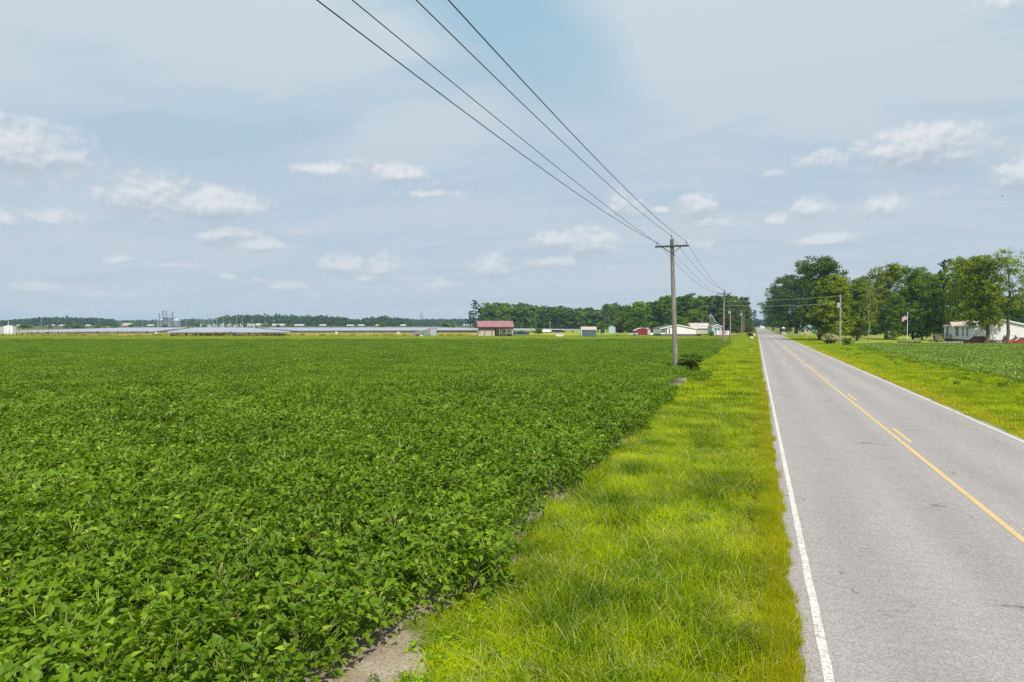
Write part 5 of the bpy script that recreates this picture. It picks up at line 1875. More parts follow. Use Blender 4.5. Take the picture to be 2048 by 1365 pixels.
# ---- vehicles
def car(loc, rz, label, color, kind='hatch', L=4.3, name="parked_car", cat="car", group=None, glassm=None):
    """local +x is the front; body with wheel arches, tapered glass cabin, roof, wheels, lamps"""
    e = empty(name, loc, rz, label, cat, group)
    m = color
    w = .88
    h = L / 4.3
    if kind == 'pickup':
        low = [(-2.7, .55), (-2.62, .45), (-2.05, .42), (-1.95, .72), (-1.6, .88), (-1.25, .72), (-1.15, .42), (1.25, .42), (1.35, .72), (1.7, .88), (2.05, .72), (2.15, .42), (2.6, .45), (2.72, .60), (2.68, 1.02), (2.5, 1.12), (1.15, 1.20), (-.55, 1.20), (-.56, 1.18), (-2.66, 1.18)]
        cab = [(1.15, 1.19), (.45, 1.80), (.25, 1.86), (-.35, 1.86), (-.52, 1.80), (-.60, 1.19)]
        wx = (-1.6, 1.7)
        wr_ = .40
    elif kind == 'sedan':
        low = [(-2.2, .50), (-2.1, .30), (-1.72, .26), (-1.6, .55), (-1.32, .68), (-1.04, .55), (-.94, .26), (.94, .26), (1.04, .55), (1.35, .68), (1.66, .55), (1.78, .26), (2.1, .30), (2.22, .50), (2.15, .70), (1.2, .88), (-1.5, .94), (-2.15, .90)]
        cab = [(1.15, .88), (.45, 1.30), (.1, 1.38), (-.75, 1.38), (-1.15, 1.28), (-1.75, .93)]
        wx = (-1.32, 1.35)
        wr_ = .32
    else:
        low = [(-2.05, .50), (-2.0, .32), (-1.7, .28), (-1.58, .58), (-1.28, .72), (-.98, .58), (-.88, .28), (.90, .28), (1.0, .58), (1.3, .72), (1.6, .58), (1.72, .28), (2.05, .32), (2.15, .52), (2.08, .76), (1.15, .96), (-1.9, .98), (-2.06, .90)]
        cab = [(1.1, .95), (.42, 1.40), (.05, 1.50), (-1.15, 1.50), (-1.6, 1.40), (-1.95, .97)]
        wx = (-1.28, 1.3)
        wr_ = .33
    MB().ext([(x * h, z) for x, z in low], -w, w, .05).build("body", m, e)
    MB().ext([(x * h, z) for x, z in cab], -w + .08, w - .08, .16).build("windows", glassm or M_glass, e)
    rx = [p for p in cab if p[1] > max(q[1] for q in cab) - .12]
    x_a, x_b = min(p[0] for p in rx) * h, max(p[0] for p in rx) * h
    zt = max(q[1] for q in cab)
    MB().ext([(x_a - .05, zt - .10), (x_b + .05, zt - .10), (x_b - .1, zt + .02), (x_a + .1, zt + .02)], -w + .16, w - .16, .05).build("roof", m, e)
    # pillars
    b_ = MB()
    for s in (-1, 1):
        for i in range(len(cab) - 1):
            pass
        for (pa, pb) in ((cab[0], cab[1]), (cab[-1], cab[-2])):
            b_.tube([(pa[0] * h, s * (w - .075), pa[1]), (pb[0] * h, s * (w - .20), pb[1])], .045, 5)
        mx = (cab[0][0] + cab[-1][0]) / 2 * h - .1
        b_.tube([(mx, s * (w - .075), cab[0][1]), (mx, s * (w - .21), zt - .03)], .04, 5)
    b_.build("pillars", m, e)
    for xx in wx:
        for s in (-1, 1):
            t = MB().tube([(xx * h, s * (w - .20), wr_), (xx * h, s * (w + .01), wr_)], wr_, 16).build("wheel", M_black, e)
            MB().tube([(xx * h, s * (w - .01), wr_), (xx * h, s * (w + .022), wr_)], wr_ * .6, 10).build("rim", M_chrome, t)
    xr_ = min(p[0] for p in low) * h
    xf_ = max(p[0] for p in low) * h
    zb = .72 if kind != 'pickup' else .9
    for s in (-1, 1):
        MB().bx(xr_ - .01, xr_ + .12, s * .66 - .14, s * .66 + .14, zb - .08, zb + .08).build("tail_light", mat("tail_light_red", (.35, .01, .01), rough=.3), e)
        MB().bx(xf_ - .16, xf_ - .02, s * .62 - .16, s * .62 + .16, zb - .16, zb - .02).build("headlight", mat("headlight_glass", (.7, .7, .72), rough=.15), e)
    MB().bx(xr_ - .03, xr_ + .05, -.26, .26, zb - .24, zb - .10).build("number_plate", M_trim, e)
    MB().bx(xr_ - .05, xr_ + .12, -w + .05, w - .05, .34, .5).build("bumper", M_black if kind != 'pickup' else M_chrome, e)
    return e


M_carred = mat("dark_red_car_paint", (.20, .008, .014), rough=.25, spec=.6, vary=.03)
M_carred2 = mat("bright_red_car_paint", (.36, .014, .018), rough=.22, spec=.6, vary=.03)
M_navy = mat("navy_car_paint", (.012, .022, .055), rough=.22, spec=.6, vary=.03)
M_blackp = mat("black_car_paint", (.015, .017, .02), rough=.22, spec=.6, vary=.03)
M_van = mat("white_car_paint", (.72, .72, .72), rough=.3, spec=.5, vary=.03)
car(pd(1957, 124.0), math.pi / 2 + .25, "dark red hatchback seen from behind beside the forked tree", M_carred)
car(pd(2040, 119), math.pi + .2, "bright red low sedan cut by the right edge of the picture", M_carred2, 'sedan', 4.4)
car(pd(1042.5, 221), math.pi + TH, "navy pickup truck parked right of the shelter", M_navy, 'pickup', 4.3 * .94, name="pickup_truck", cat="pickup")
car(pd(1108, 322), math.pi + TH + .4, "black pickup parked behind the covered boat on the far lawn", M_blackp, 'pickup', 3.6, name="pickup_truck", cat="pickup")
car(pd(1121, 318), TH, "dark red low car half behind the black pickup", M_carred, 'sedan', 3.4)
car(pd(1472, 300), TH, "red car under the dark trees left of the road", M_carred, 'hatch', 3.6)
# covered boat
bt = empty("covered_boat", pd(1094, 300), TH, "boat under a pale grey cover right of the round bush", "boat")
MB().ext([(-2.0, .55), (1.4, .5), (2.1, 1.05), (-2.1, 1.1)], -.9, .9, .15).build("hull", M_trim, bt)
MB().ext([(-2.1, 1.1), (2.0, 1.08), (1.2, 1.35), (-.1, 1.75), (-.8, 1.65), (-1.9, 1.3)], -.8, .8, .5).build("cover", M_gal, bt)
for s in (-1, 1):
    MB().tube([(-.4, s * .8 - .08, .3), (-.4, s * .8 + .08, .3)], .3, 12).build("wheel", M_black, bt)
MB().bx(-1.9, 2.6, -.06, .06, .42, .5).build("trailer_frame", M_iron, bt)
# camper van at the end of the road
rv = empty("white_van", pd(1524, 620), TH, "white box van parked at the far end of the road", "van")
MB().ext([(-2.1, .5), (2.3, .5), (2.4, 1.2), (1.7, 1.4), (1.5, 2.6), (-2.1, 2.6)], -1, 1, .05).build("body", M_van, rv)
window(rv, -.9, -1.0, 1.7, 1.2, .6, mull=0)
for xx in (-1.3, 1.5):
    wheel(rv, xx, -.85, .36, .36)
# shipping container and hut, left of the shelter
d_ = 218.0
ct = empty("shipping_container", pd(866.5, d_), TH + .38, "pale grey shipping container on the lawn left of the shelter", "container")
cw, chh = 2.35, hz(657.2, d_)
MB().bx(-cw / 2, cw / 2, .06, 3.2, .16, chh).build("body", M_rustroof if False else mat("pale_container_steel", (.50, .47, .44), rough=.6, vary=.15, scale=1.2), ct)
for s in (-1, 1):
    dr = MB().bx(min(s * .05, s * cw / 2 - s * .06), max(s * .05, s * cw / 2 - s * .06), -.02, .055, .22, chh - .06).build("door", mat("blue_grey_container_door", (.36, .40, .43), rough=.6, vary=.15, scale=1.2), ct)
    for k in (.3, .8):
        MB().tube([(s * (k + .0), -.05, .25), (s * k, -.05, chh - .1)], .025, 5).build("lock_rod", M_gal, dr)
for s in (-1, 1):
    MB().bx(s * cw / 2 - .06, s * cw / 2 + .06, -.03, .056, .1, chh + .03).build("corner_post", M_iron, ct)
MB().bx(-cw / 2, cw / 2, -.03, .058, chh - .055, chh + .035).build("header", M_iron, ct)
q = MB()
k = .25
while k < 3.1:
    q.bx(cw / 2 + .002, cw / 2 + .05, k, k + .12, .2, chh - .05)
    q.bx(-cw / 2 - .05, -cw / 2 - .002, k, k + .12, .2, chh - .05)
    k += .26
q.build("corrugation", mat("pale_container_steel", (.5, .47, .44)), ct)
MB().bx(-cw / 2 - .3, cw / 2 - .1, -.5, .0, 0, .14).build("doorstep", M_drive, ct)
hu = empty("animal_hut", pd(835, 210), TH, "low rough grey-brown animal hut with a dark round opening", "hut")
M_hut = mat("rough_grey_boards", (.29, .25, .22), rough=.95, vary=.35, scale=3)
MB().ext([(-1.45, 0), (1.45, 0), (1.55, 1.75), (.4, 1.95), (-.5, 1.5), (-1.45, 1.35)], .1, 2.0).build("wall", M_hut, hu)
MB().ext([(-.45, 0), (.25, 0), (.25, .35), (.1, .55), (-.15, .62), (-.38, .45)], .02, .097).build("opening", M_dark, hu)  # solid dark plate on the wall, painting the shade inside the hut
for k in range(5):
    MB().bx(-1.5 + k * .62, -1.44 + k * .62, .03, .097, 0, 1.4 + .08 * k).build("batten", M_wood, hu)
br = MB().lathe([(0, 0), (.28, .03), (.30, .25), (.2, .42), (0, .45)], 12).build("white_bucket", M_trim, None, loc=pd(843.5, 207))
tag(br, "white rounded tub on the grass beside the animal hut", "tub")
q = MB()
q.box((0, 0, .8), (3.2, .1, 1.5))
wf = q.build("rubbish_fence_panel", mat("bluish_tarp", (.20, .26, .28), rough=.8, vary=.3), None, loc=pd(853, 222))
wf.rotation_euler = (0, 0, TH)
tag(wf, "bluish patched screen between the animal hut and the container", "screen")

# ---- acreage sign with hand-set lettering
d_ = 150.0
sg = empty("acreage_sign", pd(1446, d_), TH, "white sign board reading 13 ACRES AVAILABLE on two posts", "sign")
sw, s0, s1 = px(25, d_), hz(673.0, d_), hz(662.0, d_)
MB().bx(-sw / 2, sw / 2, 0, .06, s0, s1).build("board", M_siding, sg)
MB().bx(-sw / 2, sw / 2, -.012, -.001, s0 + .002, s0 + .17).build("red_band", mat("sign_red", (.42, .04, .03), rough=.6), sg)
MB().bx(-sw / 2, sw / 2, -.012, -.001, s0 + .18, s0 + .36).build("lilac_band", mat("sign_lilac", (.30, .24, .36), rough=.6), sg)
for s in (-1, 1):
    MB().bx(s * (sw / 2 + .05) - .045, s * (sw / 2 + .05) + .045, .0, .09, 0, s1 + .05).build("post", M_dark, sg)
M_ink = mat("sign_ink", (.10, .05, .07), rough=.7)


def text(body, parent, loc, size, m, name="lettering", sx=1.0):
    cu = bpy.data.curves.new(name, 'FONT')
    cu.body = body
    cu.size = size
    cu.align_x = 'CENTER'
    cu.align_y = 'CENTER'
    cu.extrude = .004
    cu.offset = .006
    cu.materials.append(m)
    o = bpy.data.objects.new(name, cu)
    COL.objects.link(o)
    o.parent = parent
    o.location = loc
    bpy.context.view_layer.update()
    me_ = bpy.data.meshes.new_from_object(o)
    bpy.data.objects.remove(o)
    o = link_mesh(name, me_, parent, loc)
    o.rotation_euler = (math.pi / 2, 0, 0)
    o.scale = (sx, 1, 1)
    return o


text("13 ACRES", sg, (0, -.012, s1 - .24), .48, M_ink, sx=.95)
text("AVAILABLE", sg, (0, -.012, s1 - .60), .42, M_ink, sx=.95)

# ---- mailbox and small roadside things
d_ = gd(684.5)
mb_ = empty("mailbox", gp(1501.5, 684.5), TH, "white mailbox on a thin post at the left roadside", "mailbox")
MB().bx(-.05, .05, -.05, .05, 0, .78).build("post", M_wood, mb_)
q = MB()
pr = [(-.16, 0), (.16, 0), (.16, .16), (.12, .25), (0, .29), (-.12, .25), (-.16, .16)]
q.poly([(x * .0 + y_, x, z + .78) for y_ in (-.08, .46) for x, z in pr],
       [tuple(range(7)), tuple(range(13, 6, -1))] + [(i, i + 7, (i + 1) % 7 + 7, (i + 1) % 7) for i in range(7)])
q.build("box", M_trim, mb_)
MB().bx(.05, .30, -.178, -.162, .88, .96).build("number_strip", M_iron, mb_)
d_ = 230.0
bn = empty("wheelie_bin", pd(1508, 205), TH, "white bin with a dark lid at the left roadside driveway", "bin")
MB().ext([(-.28, .05), (.28, .05), (.33, .95), (-.33, .95)], -.3, .3).build("body", M_trim, bn)
MB().bx(-.36, .36, -.34, .34, .955, 1.05).build("lid", M_black, bn)
for s in (-.2, .2):
    MB().tube([(s - .04, .3, .12), (s + .04, .3, .12)], .12, 10).build("wheel", M_black, bn)
rt(BUS[0], 1500, 200, 665.5, 9, 'rust', "orange red flowering bush beside the left roadside driveway", name='bush', cat='bush')
# brick pillar on the right roadside
bp_ = empty("brick_pillar", pd(1566.5, 236), TH, "dark brick pillar with a pale cap and grey base at the right roadside", "pillar")
MB().bx(-.75, .75, -.5, .5, 0, 1.15).build("base", M_concrete, bp_)
MB().bx(-.42, .42, -.42, .42, 1.15, 2.35).build("shaft", mat("dark_brick", (.07, .075, .09), rough=.9, vary=.3, scale=4), bp_)
MB().poly([(-.52, -.52, 2.35), (.52, -.52, 2.35), (.52, .52, 2.35), (-.52, .52, 2.35), (-.52, -.52, 2.5), (.52, -.52, 2.5), (.52, .52, 2.5), (-.52, .52, 2.5), (0, 0, 2.78)],
          [(3, 2, 1, 0), (0, 1, 5, 4), (1, 2, 6, 5), (2, 3, 7, 6), (3, 0, 4, 7), (4, 5, 8), (5, 6, 8), (6, 7, 8), (7, 4, 8)]).build("cap", M_trim, bp_)
lw = empty("low_rail", pd(1598, 226), TH, "long low grey rail between the brick pillar and the huge oak", "rail")
MB().bx(-4.4, 4.4, -.08, .08, .42, .62).build("rail", M_concrete, lw)
for i in range(7):
    MB().bx(-4.3 + i * 1.42, -4.14 + i * 1.42, -.07, .07, 0, .42).build("post", M_concrete, lw)
hy = empty("yellow_hydrant", pd(1611, 186), TH, "orange yellow standpipe by the right driveway", "hydrant")
MB().lathe([(.34, 0), (.36, .1), (.26, .16), (.26, .9), (.34, .95), (.34, 1.1), (.22, 1.35), (.07, 1.45), (.07, 1.6), (0, 1.62)], 12, (0, 0, .15)).build("barrel", mat("orange_paint", (.62, .30, .05), rough=.5), hy)
MB().tube([(-.5, 0, .85), (.5, 0, .85)], .13, 8).build("outlet", mat("orange_paint", (.62, .30, .05)), hy)
MB().bx(-.1, .1, -.1, .1, 0, .16).build("foot", M_black, hy)
# flagpole
d_ = 145.0
fl = empty("flagpole", pd(1814.5, d_), TH, "white flagpole in front of the leafy green tree", "flagpole")
zt = hz(627.5, d_)
MB().tube([(0, 0, 0), (0, 0, zt)], [.055, .04], 10).build("pole", M_trim, fl)
MB().lathe([(.0, 0), (.10, .03), (.12, .1), (.07, .2), (0, .22)], 10, (0, 0, zt)).build("finial", M_trim, fl)


def flag():
    nu, nv = 22, 26
    Lf, Hf = 1.75, 1.05
    V, Fc, mi = [], [], []
    for j in range(nv + 1):
        for i in range(nu + 1):
            s, t = i / nu, j / nv
            x = -Lf * s * .64 - .03
            z = -Hf * t * (1 - .12 * s) - .95 * s ** 1.5 * .85
            y = .10 * math.sin(s * 9 + t * 2) * s
            V.append((x, y, z + .0))
    for j in range(nv):
        for i in range(nu):
            a = j * (nu + 1) + i
            Fc.append((a, a + 1, a + nu + 2, a + nu + 1))
            s, t = (i + .5) / nu, (j + .5) / nv
            mi.append(2 if (s < .40 and t < 7 / 13) else int(t * 13) % 2)
    me_ = bpy.data.meshes.new("flag")
    me_.from_pydata(V, [], Fc)
    for m_ in (mat("flag_red", (.50, .03, .05), rough=.8), mat("flag_white", (.75, .73, .75), rough=.8), mat("flag_blue", (.03, .06, .20), rough=.8)):
        me_.materials.append(m_)
    me_.polygons.foreach_set('material_index', mi)
    o = bpy.data.objects.new("flag", me_)
    COL.objects.link(o)
    return o


fg = flag()
fg.location = pd(1814.5, d_) + Vector((0, 0, zt - .15))
fg.rotation_euler = (0, 0, TH)
tag(fg, "striped red and white flag with a blue corner drooping from the flagpole", "flag")
# white planters and flower bed
k = 0
for u_, vv in ((1888, 687), (1896, 688), (1908, 688), (1921, 688), (1999, 688)):
    pf = rt(BUS[k % 2], u_, 117, 684.2, 6, 'green', ("leftmost white-flowered clump by the porch steps", "second white-flowered clump by the porch steps", "white-flowered clump below the second window",
            "white-flowered clump left of the red hatchback", "white-flowered clump below the brick steps")[k], name='flower_clump', cat='flowers', group="white flower clumps in front of the white house")
    nn = 60
    a = rng.uniform(0, 6.28, nn)
    P = np.stack([1.7 * np.cos(a) * rng.uniform(.3, 1, nn), 1.7 * np.sin(a) * rng.uniform(.3, 1, nn), rng.uniform(1.6, 3.1, nn)], 1)
    v, f = stamp(np.array([(-.5, -.4, 0), (.5, -.5, .1), (.5, .5, 0), (-.4, .5, .15)]), np.array([(0, 1, 2, 3)]),
                 rotmats(rng.uniform(0, 6.28, nn), rng.normal(.5, .6, nn), rng.normal(0, .6, nn)), P, rng.uniform(.4, .7, nn))
    link_mesh("blossom", mesh_np("blossom", v, [(4, f)], (mat("white_blossom", (.80, .80, .76), rough=.8, trans=.2),)), pf)
    k += 1
fb = empty("flower_bed", pd(1818, 136), TH, "low bed of peach and cream flowers around the flagpole", "flower bed")
MB().lathe([(2.3, 0), (2.3, .12), (2.0, .16), (0, .2)], 20).build("soil", M_skirt, fb).scale = (1.0, .4, 1)
nn = 420
P = np.stack([rng.uniform(-2.3, 2.3, nn), rng.uniform(-.8, .8, nn), rng.uniform(.1, .55, nn)], 1)
v, f = stamp(LEAF_S, LEAF_SF, rotmats(rng.uniform(0, 6.28, nn), rng.normal(.4, .5, nn), rng.normal(0, .5, nn)), P, rng.uniform(.12, .25, nn))
link_mesh("leaves", mesh_np("leaves", v, [(4, f)], (M_weed,)), fb)
nn = 160
P = np.stack([rng.uniform(-2.3, 2.3, nn), rng.uniform(-.8, .8, nn), rng.uniform(.35, .65, nn)], 1)
v, f = stamp(LEAF_S, LEAF_SF, rotmats(rng.uniform(0, 6.28, nn), rng.normal(.4, .5, nn), rng.normal(0, .5, nn)), P, rng.uniform(.12, .22, nn))
link_mesh("blossom", mesh_np("blossom", v, [(4, f)], (M_flower,)), fb)

# buildings glimpsed beyond the right trees
g1 = gable_house("blue_outbuilding", "bluish outbuilding with a white roof seen under the sparse forked tree", "shed", pd(1744, 250), TH, 6, px(22, 250), hz(658, 250), hz(652, 250), M_bluegrey, M_trim, over=.3)
g2 = gable_house("far_cottage", "white and brown cottage glimpsed between the two biggest oaks", "house", pd(1622, 330), TH, 7, px(26, 330), hz(655, 330), hz(650, 330), M_bluegrey, M_rustroof, over=.3)
g3 = gable_house("far_cottage", "low pale building glimpsed between trunks near the flagpole", "house", pd(1778, 330), TH, 7, px(30, 330), hz(657, 330), hz(653, 330), M_tan, M_shingle, over=.3)
hb = empty("utility_box", pd(1787, 165), TH, "small pinkish utility box left of the flagpole", "utility box")
MB().bx(-.3, .3, -.2, .2, .5, 1.1).build("box", M_tan, hb)
MB().bx(-.05, .05, -.05, .05, 0, .5).build("post", M_wood, hb)

# ================================================================ SOLAR FARM AND FENCE
M_panel = mat("solar_panel_glass", (.34, .34, .44), rough=.16, spec=.9, vary=.06, scale=.02)  # pale lilac of the reflected sky is put into the base colour
M_panel_u = mat("solar_steel", (.16, .17, .18), rough=.6)
VPU = 430.0
aS = math.atan((VPU - 1024) / F)
nS = FWD * math.cos(aS) + RGT * math.sin(aS)      # aisle direction
tS = np.array([nS[1], -nS[0]])                    # along a row, to the right
ZP, SL = 1.22, .30


def sd_pt(u, v, z):
    d_ = (CAMH - z) * F / (v - VH)
    p = pd(u, d_)
    return p.x * tS[0] + p.y * tS[1], p.x * nS[0] + p.y * nS[1]


def solar_row(s0, s1, D, root_label=None, group=None, mb=None, leg_step=4.2):
    dpt = 4.1
    own = mb is None
    b = MB() if own else mb

    def w(s, D_, z):
        return (s * tS[0] + D_ * nS[0], s * tS[1] + D_ * nS[1], z)
    o = [w(s0, D, ZP), w(s1, D, ZP), w(s1, D + dpt, ZP + SL), w(s0, D + dpt, ZP + SL)]
    up = [(p[0], p[1], p[2] + .05) for p in o]
    if own:
        c = w((s0 + s1) / 2, D, 0)
        e = empty("solar_panel_row", c, 0, root_label, "solar panels", group)
        lo = lambda P: [(p[0] - c[0], p[1] - c[1], p[2]) for p in P]
        MB().poly(lo(o + up), [(3, 2, 1, 0), (4, 5, 6, 7), (0, 1, 5, 4), (1, 2, 6, 5), (2, 3, 7, 6), (3, 0, 4, 7)]).build("panel_table", M_panel, e)
        k = s0 + 1
        pm = None
        while k < s1:
            p = w(k, D + 1.2, 0)
            if pm is None:
                po = MB().tube([(0, 0, 0), (0, 0, ZP + .1)], .12, 6).build("post", M_panel_u, e, loc=(p[0] - c[0], p[1] - c[1], 0))
                pm = po.data
            else:
                link_mesh("post", pm, e, (p[0] - c[0], p[1] - c[1], 0))
            k += leg_step
    else:
        b.poly(o + up, [(3, 2, 1, 0), (4, 5, 6, 7), (0, 1, 5, 4), (1, 2, 6, 5), (2, 3, 7, 6), (3, 0, 4, 7)])
        k = s0 + 1
        while k < s1:
            p = w(k, D + 1.2, 0)
            b.box((p[0], p[1], ZP / 2), (.15, .15, ZP))
            k += leg_step * 2


def solar_block(u0, u1, v, nrows, pitch, front_n, name_, s_override=None):
    sA, DA = sd_pt(u0, v, ZP)
    sB, DB = sd_pt(u1, v, ZP)
    D = (DA + DB) / 2 if s_override is None else s_override
    # recompute lateral ends at constant D
    def s_at(u):
        x = (u - 1024) / F
        k_ = D / (x * (RGT @ nS) + FWD @ nS)
        p = pd(u, k_)
        return p.x * tS[0] + p.y * tS[1]
    s0, s1 = s_at(u0), s_at(u1)
    for i in range(front_n):
        solar_row(s0, s1, D + i * pitch, "%s row of pale solar panels in the %s" % (("front", "second", "third")[i], name_), "front rows of the solar farm")
    mb = MB()
    for i in range(front_n, nrows):
        solar_row(s0, s1, D + i * pitch, mb=mb, leg_step=8)
    o = mb.build("solar_rows", M_panel)
    tag(o, "rows of pale solar panels behind the front ones in the " + name_, "solar panels", kind='stuff')
    return D


solar_block(334, 460, 665.2, 48, 7.0, 2, "middle left block")
solar_block(464, 581, 665.2, 48, 7.0, 2, "middle right block")
solar_block(24, 309, 664.0, 42, 7.4, 2, "far left block", None)
solar_block(594, 1165, 661.2, 36, 7.0, 2, "long right block", None)

# wire fence along the dry strip
fe = empty("wire_fence", pd(400, 224), TH, "long thin wire fence with dark posts in front of the solar farm", "fence")
fu0, fu1 = -60, 826
pm = None
nposts = 46
for i in range(nposts):
    u_ = fu0 + (fu1 - fu0) * i / (nposts - 1)
    x_ = px(u_ - 400, 224)
    if pm is None:
        po = MB().tube([(0, 0, 0), (0, 0, 1.75)], .055, 6).build("post", M_iron, fe, loc=(x_, 0, 0))
        pm = po.data
    else:
        link_mesh("post", pm, fe, (x_, 0, 0))
q = MB()
for z in (.3, .7, 1.1, 1.45, 1.7):
    q.tube([(px(fu0 - 400, 224), 0, z), (px(fu1 - 400, 224), 0, z)], .012, 4)
wq = q.build("fence_wires", M_gal, fe)
wq['kind'] = 'stuff'
k = 0
for u_ in (96, 195, 313, 432, 553, 673, 797):
    s_ = empty("inverter_box", pd(u_, 236), TH, ("first", "second", "third", "fourth", "fifth", "sixth", "seventh")[k] + " white inverter box from the left, behind the wire fence", "electric box", "white inverter boxes by the solar rows")
    MB().bx(-.35, .35, -.15, .15, .55, 1.15).build("cabinet", M_trim, s_)
    MB().bx(-.22, -.14, -.05, .05, 0, .55).build("leg", M_gal, s_)
    MB().bx(.14, .22, -.05, .05, 0, .55).build("leg", M_gal, s_)
    k += 1
# weeds at the fence foot
fw = [weed_mesh(400 + i, 120, 1.0, .45, .3, M_weed, "fence_weed_mesh") for i in range(2)]
nn = 130
uu = rng.uniform(-40, 930, nn)
P = np.array([tuple(pd(a, b)) for a, b in zip(uu, rng.normal(224, .5, nn))])
scatter("fence_weeds", P, rng.uniform(0, 6.28, nn), rng.uniform(.3, 1.0, nn), rng.integers(0, 2, nn), fw, "dark weeds growing along the foot of the wire fence", "weeds")
# white cabinets at the left edge
eq = empty("equipment_cabinets", pd(15, 236), TH, "cluster of white equipment cabinets at the left edge of the fence", "cabinet")
for (ua, ub, za, zb) in ((-2, 7, 666, 654.5), (7.5, 12, 665.5, 653), (12.5, 19, 665.5, 651), (19.5, 26, 664, 653.5)):
    x0_, x1_ = px(ua - 15, 236), px(ub - 15, 236)
    MB().bx(x0_, x1_, 0, 1.6, 0, hz(zb, 236)).build("cabinet", (M_trim, M_gal)[int(ua < 0)], eq)
    MB().bx(x0_ + .1, x0_ + .14, -.02, -.001, .2, hz(zb, 236) - .2).build("door_seam", M_gal, eq)
MB().tube([(px(-1, 236), .8, 2), (px(-1, 236), .8, hz(642, 236))], .09, 6).build("mast", M_gal, eq)

# ================================================================ GRAIN SILOS AND THE HORIZON
SD = 640.0
gs = empty("grain_silo", pd(337, SD), TH, "tall pale steel grain silo in the middle of the distant grain works", "silo", "steel silos of the distant grain works")
M_silo = mat("corrugated_silo_steel", (.22, .255, .30), rough=.45, spec=.4, vary=.12, scale=.3)


def silo(e, r, h, cone):
    prof = []
    z = 0
    while z < h:
        prof += [(r, z), (r * 1.012, z + .5)]
        z += 1.0
    MB().lathe(prof + [(r, h)], 28).build("bin", M_silo, e)
    MB().lathe([(r * 1.04, 0), (r * .12, cone), (r * .12, cone + .6), (0, cone + .65)], 28, (0, 0, h)).build("roof", M_gal, e)
    q_ = MB()
    for k_ in range(14):
        a_ = k_ * 2 * math.pi / 14
        q_.tube([(r * 1.02 * math.cos(a_), r * 1.02 * math.sin(a_), 0), (r * 1.02 * math.cos(a_), r * 1.02 * math.sin(a_), h)], .08, 4)
    q_.build("stiffeners", M_gal, e)


silo(gs, px(9.2, SD), hz(635.5, SD), 1.0)
gs2 = empty("grain_silo", pd(354, SD + 15), TH, "lower right grain silo with a shallow cone roof", "silo", "steel silos of the distant grain works")
silo(gs2, px(7.5, SD), hz(641.5, SD), 2.6)
gs3 = empty("grain_silo", pd(324, SD + 20), TH, "lower left grain silo with a pale cone roof", "silo", "steel silos of the distant grain works")
silo(gs3, px(7.5, SD), hz(643, SD), 2.4)
ge = empty("grain_elevator", pd(336, SD - 8), TH, "thin elevator legs and sloping chutes above the grain silos", "elevator")
for (u_, vt, r_) in ((319.5, 629.5, .35), (326.5, 624.5, .5), (332.8, 625, .4), (345.2, 627.5, .5)):
    x_ = px(u_ - 336, SD)
    MB().bx(x_ - r_ * .4, x_ + r_ * .4, -.3, .3, 0, hz(vt, SD)).build("elevator_leg", M_panel_u, ge)
    MB().bx(x_ - r_ * 1.3, x_ + r_ * 1.3, -.5, .5, hz(vt, SD) + .01, hz(vt, SD) + .9).build("head_box", M_panel_u, ge)
for (ua, va, ub, vb) in ((326.5, 626, 330, 634), (345, 629, 337, 633), (345, 629.5, 352, 638), (332.8, 626.5, 337, 634), (319.5, 631, 323, 639)):
    MB().tube([(px(ua - 336, SD), 0, hz(va, SD)), (px(ub - 336, SD), 0, hz(vb, SD))], .18, 5).build("chute", M_panel_u, ge)
MB().bx(px(313 - 336, SD), px(322 - 336, SD), 2, 8, 0, hz(641, SD)).build("plant_room", M_silo, ge)

M_farw = mat('hazed_white_metal', (.50, .52, .53), rough=.6, vary=.15, scale=.3)  # white greyed down: distance haze is put into the barn colour
# distant white sheds in front of the far woods
k = 0
for (u_, w_, vt, dd_, red) in ((39, 13, 648.2, 700, 0), (100, 12, 648.6, 720, 0), (124, 14, 649, 730, 0), (174, 10, 649, 700, 0), (253, 17, 645.8, 690, 1), (300, 12, 648.5, 700, 0),
                               (500, 18, 648, 720, 0), (522, 22, 646.6, 730, 0), (556, 24, 647.3, 740, 0), (598, 18, 648, 720, 0), (645, 12, 648.3, 720, 0), (700, 14, 649, 700, 0),
                               (722, 12, 648.6, 720, 0), (757, 12, 648.6, 700, 1), (806, 10, 648.4, 640, 0), (905, 14, 648.5, 700, 0), (935, 16, 648, 680, 0)):
    w_ = w_ * 1.0
    dd_ += 145
    H_ = max(3.6, hz(vt + 1.0, dd_))
    gable_house("far_barn", ("long low white barn far off, %s" % ["at the left end of the horizon", "left one of a near-touching pair under the left wood", "right one of a near-touching pair under the left wood", "alone under the left wood's right half", "with a pinkish roof under the left wood's end",
                "just left of the grain silos", "leftmost under the long right wood", "second from the left under the long right wood", "third from the left under the long right wood",
                "under the middle of the long right wood", "right of the long right wood's middle", "left of the gap in the far woods", "under the clump of far wood", "beside the twin masts", "left of the twin masts", "right of the twin masts", "just left of the lone pine"][k]),
                "barn", pd(u_, dd_), TH, 8, px(w_, dd_), H_ * .68, H_, M_farw if not red else M_tan, M_farw if not red else M_shingle, over=.3, ridge='x', trim=False, boards=False, group="far barns along the horizon")
    k += 1
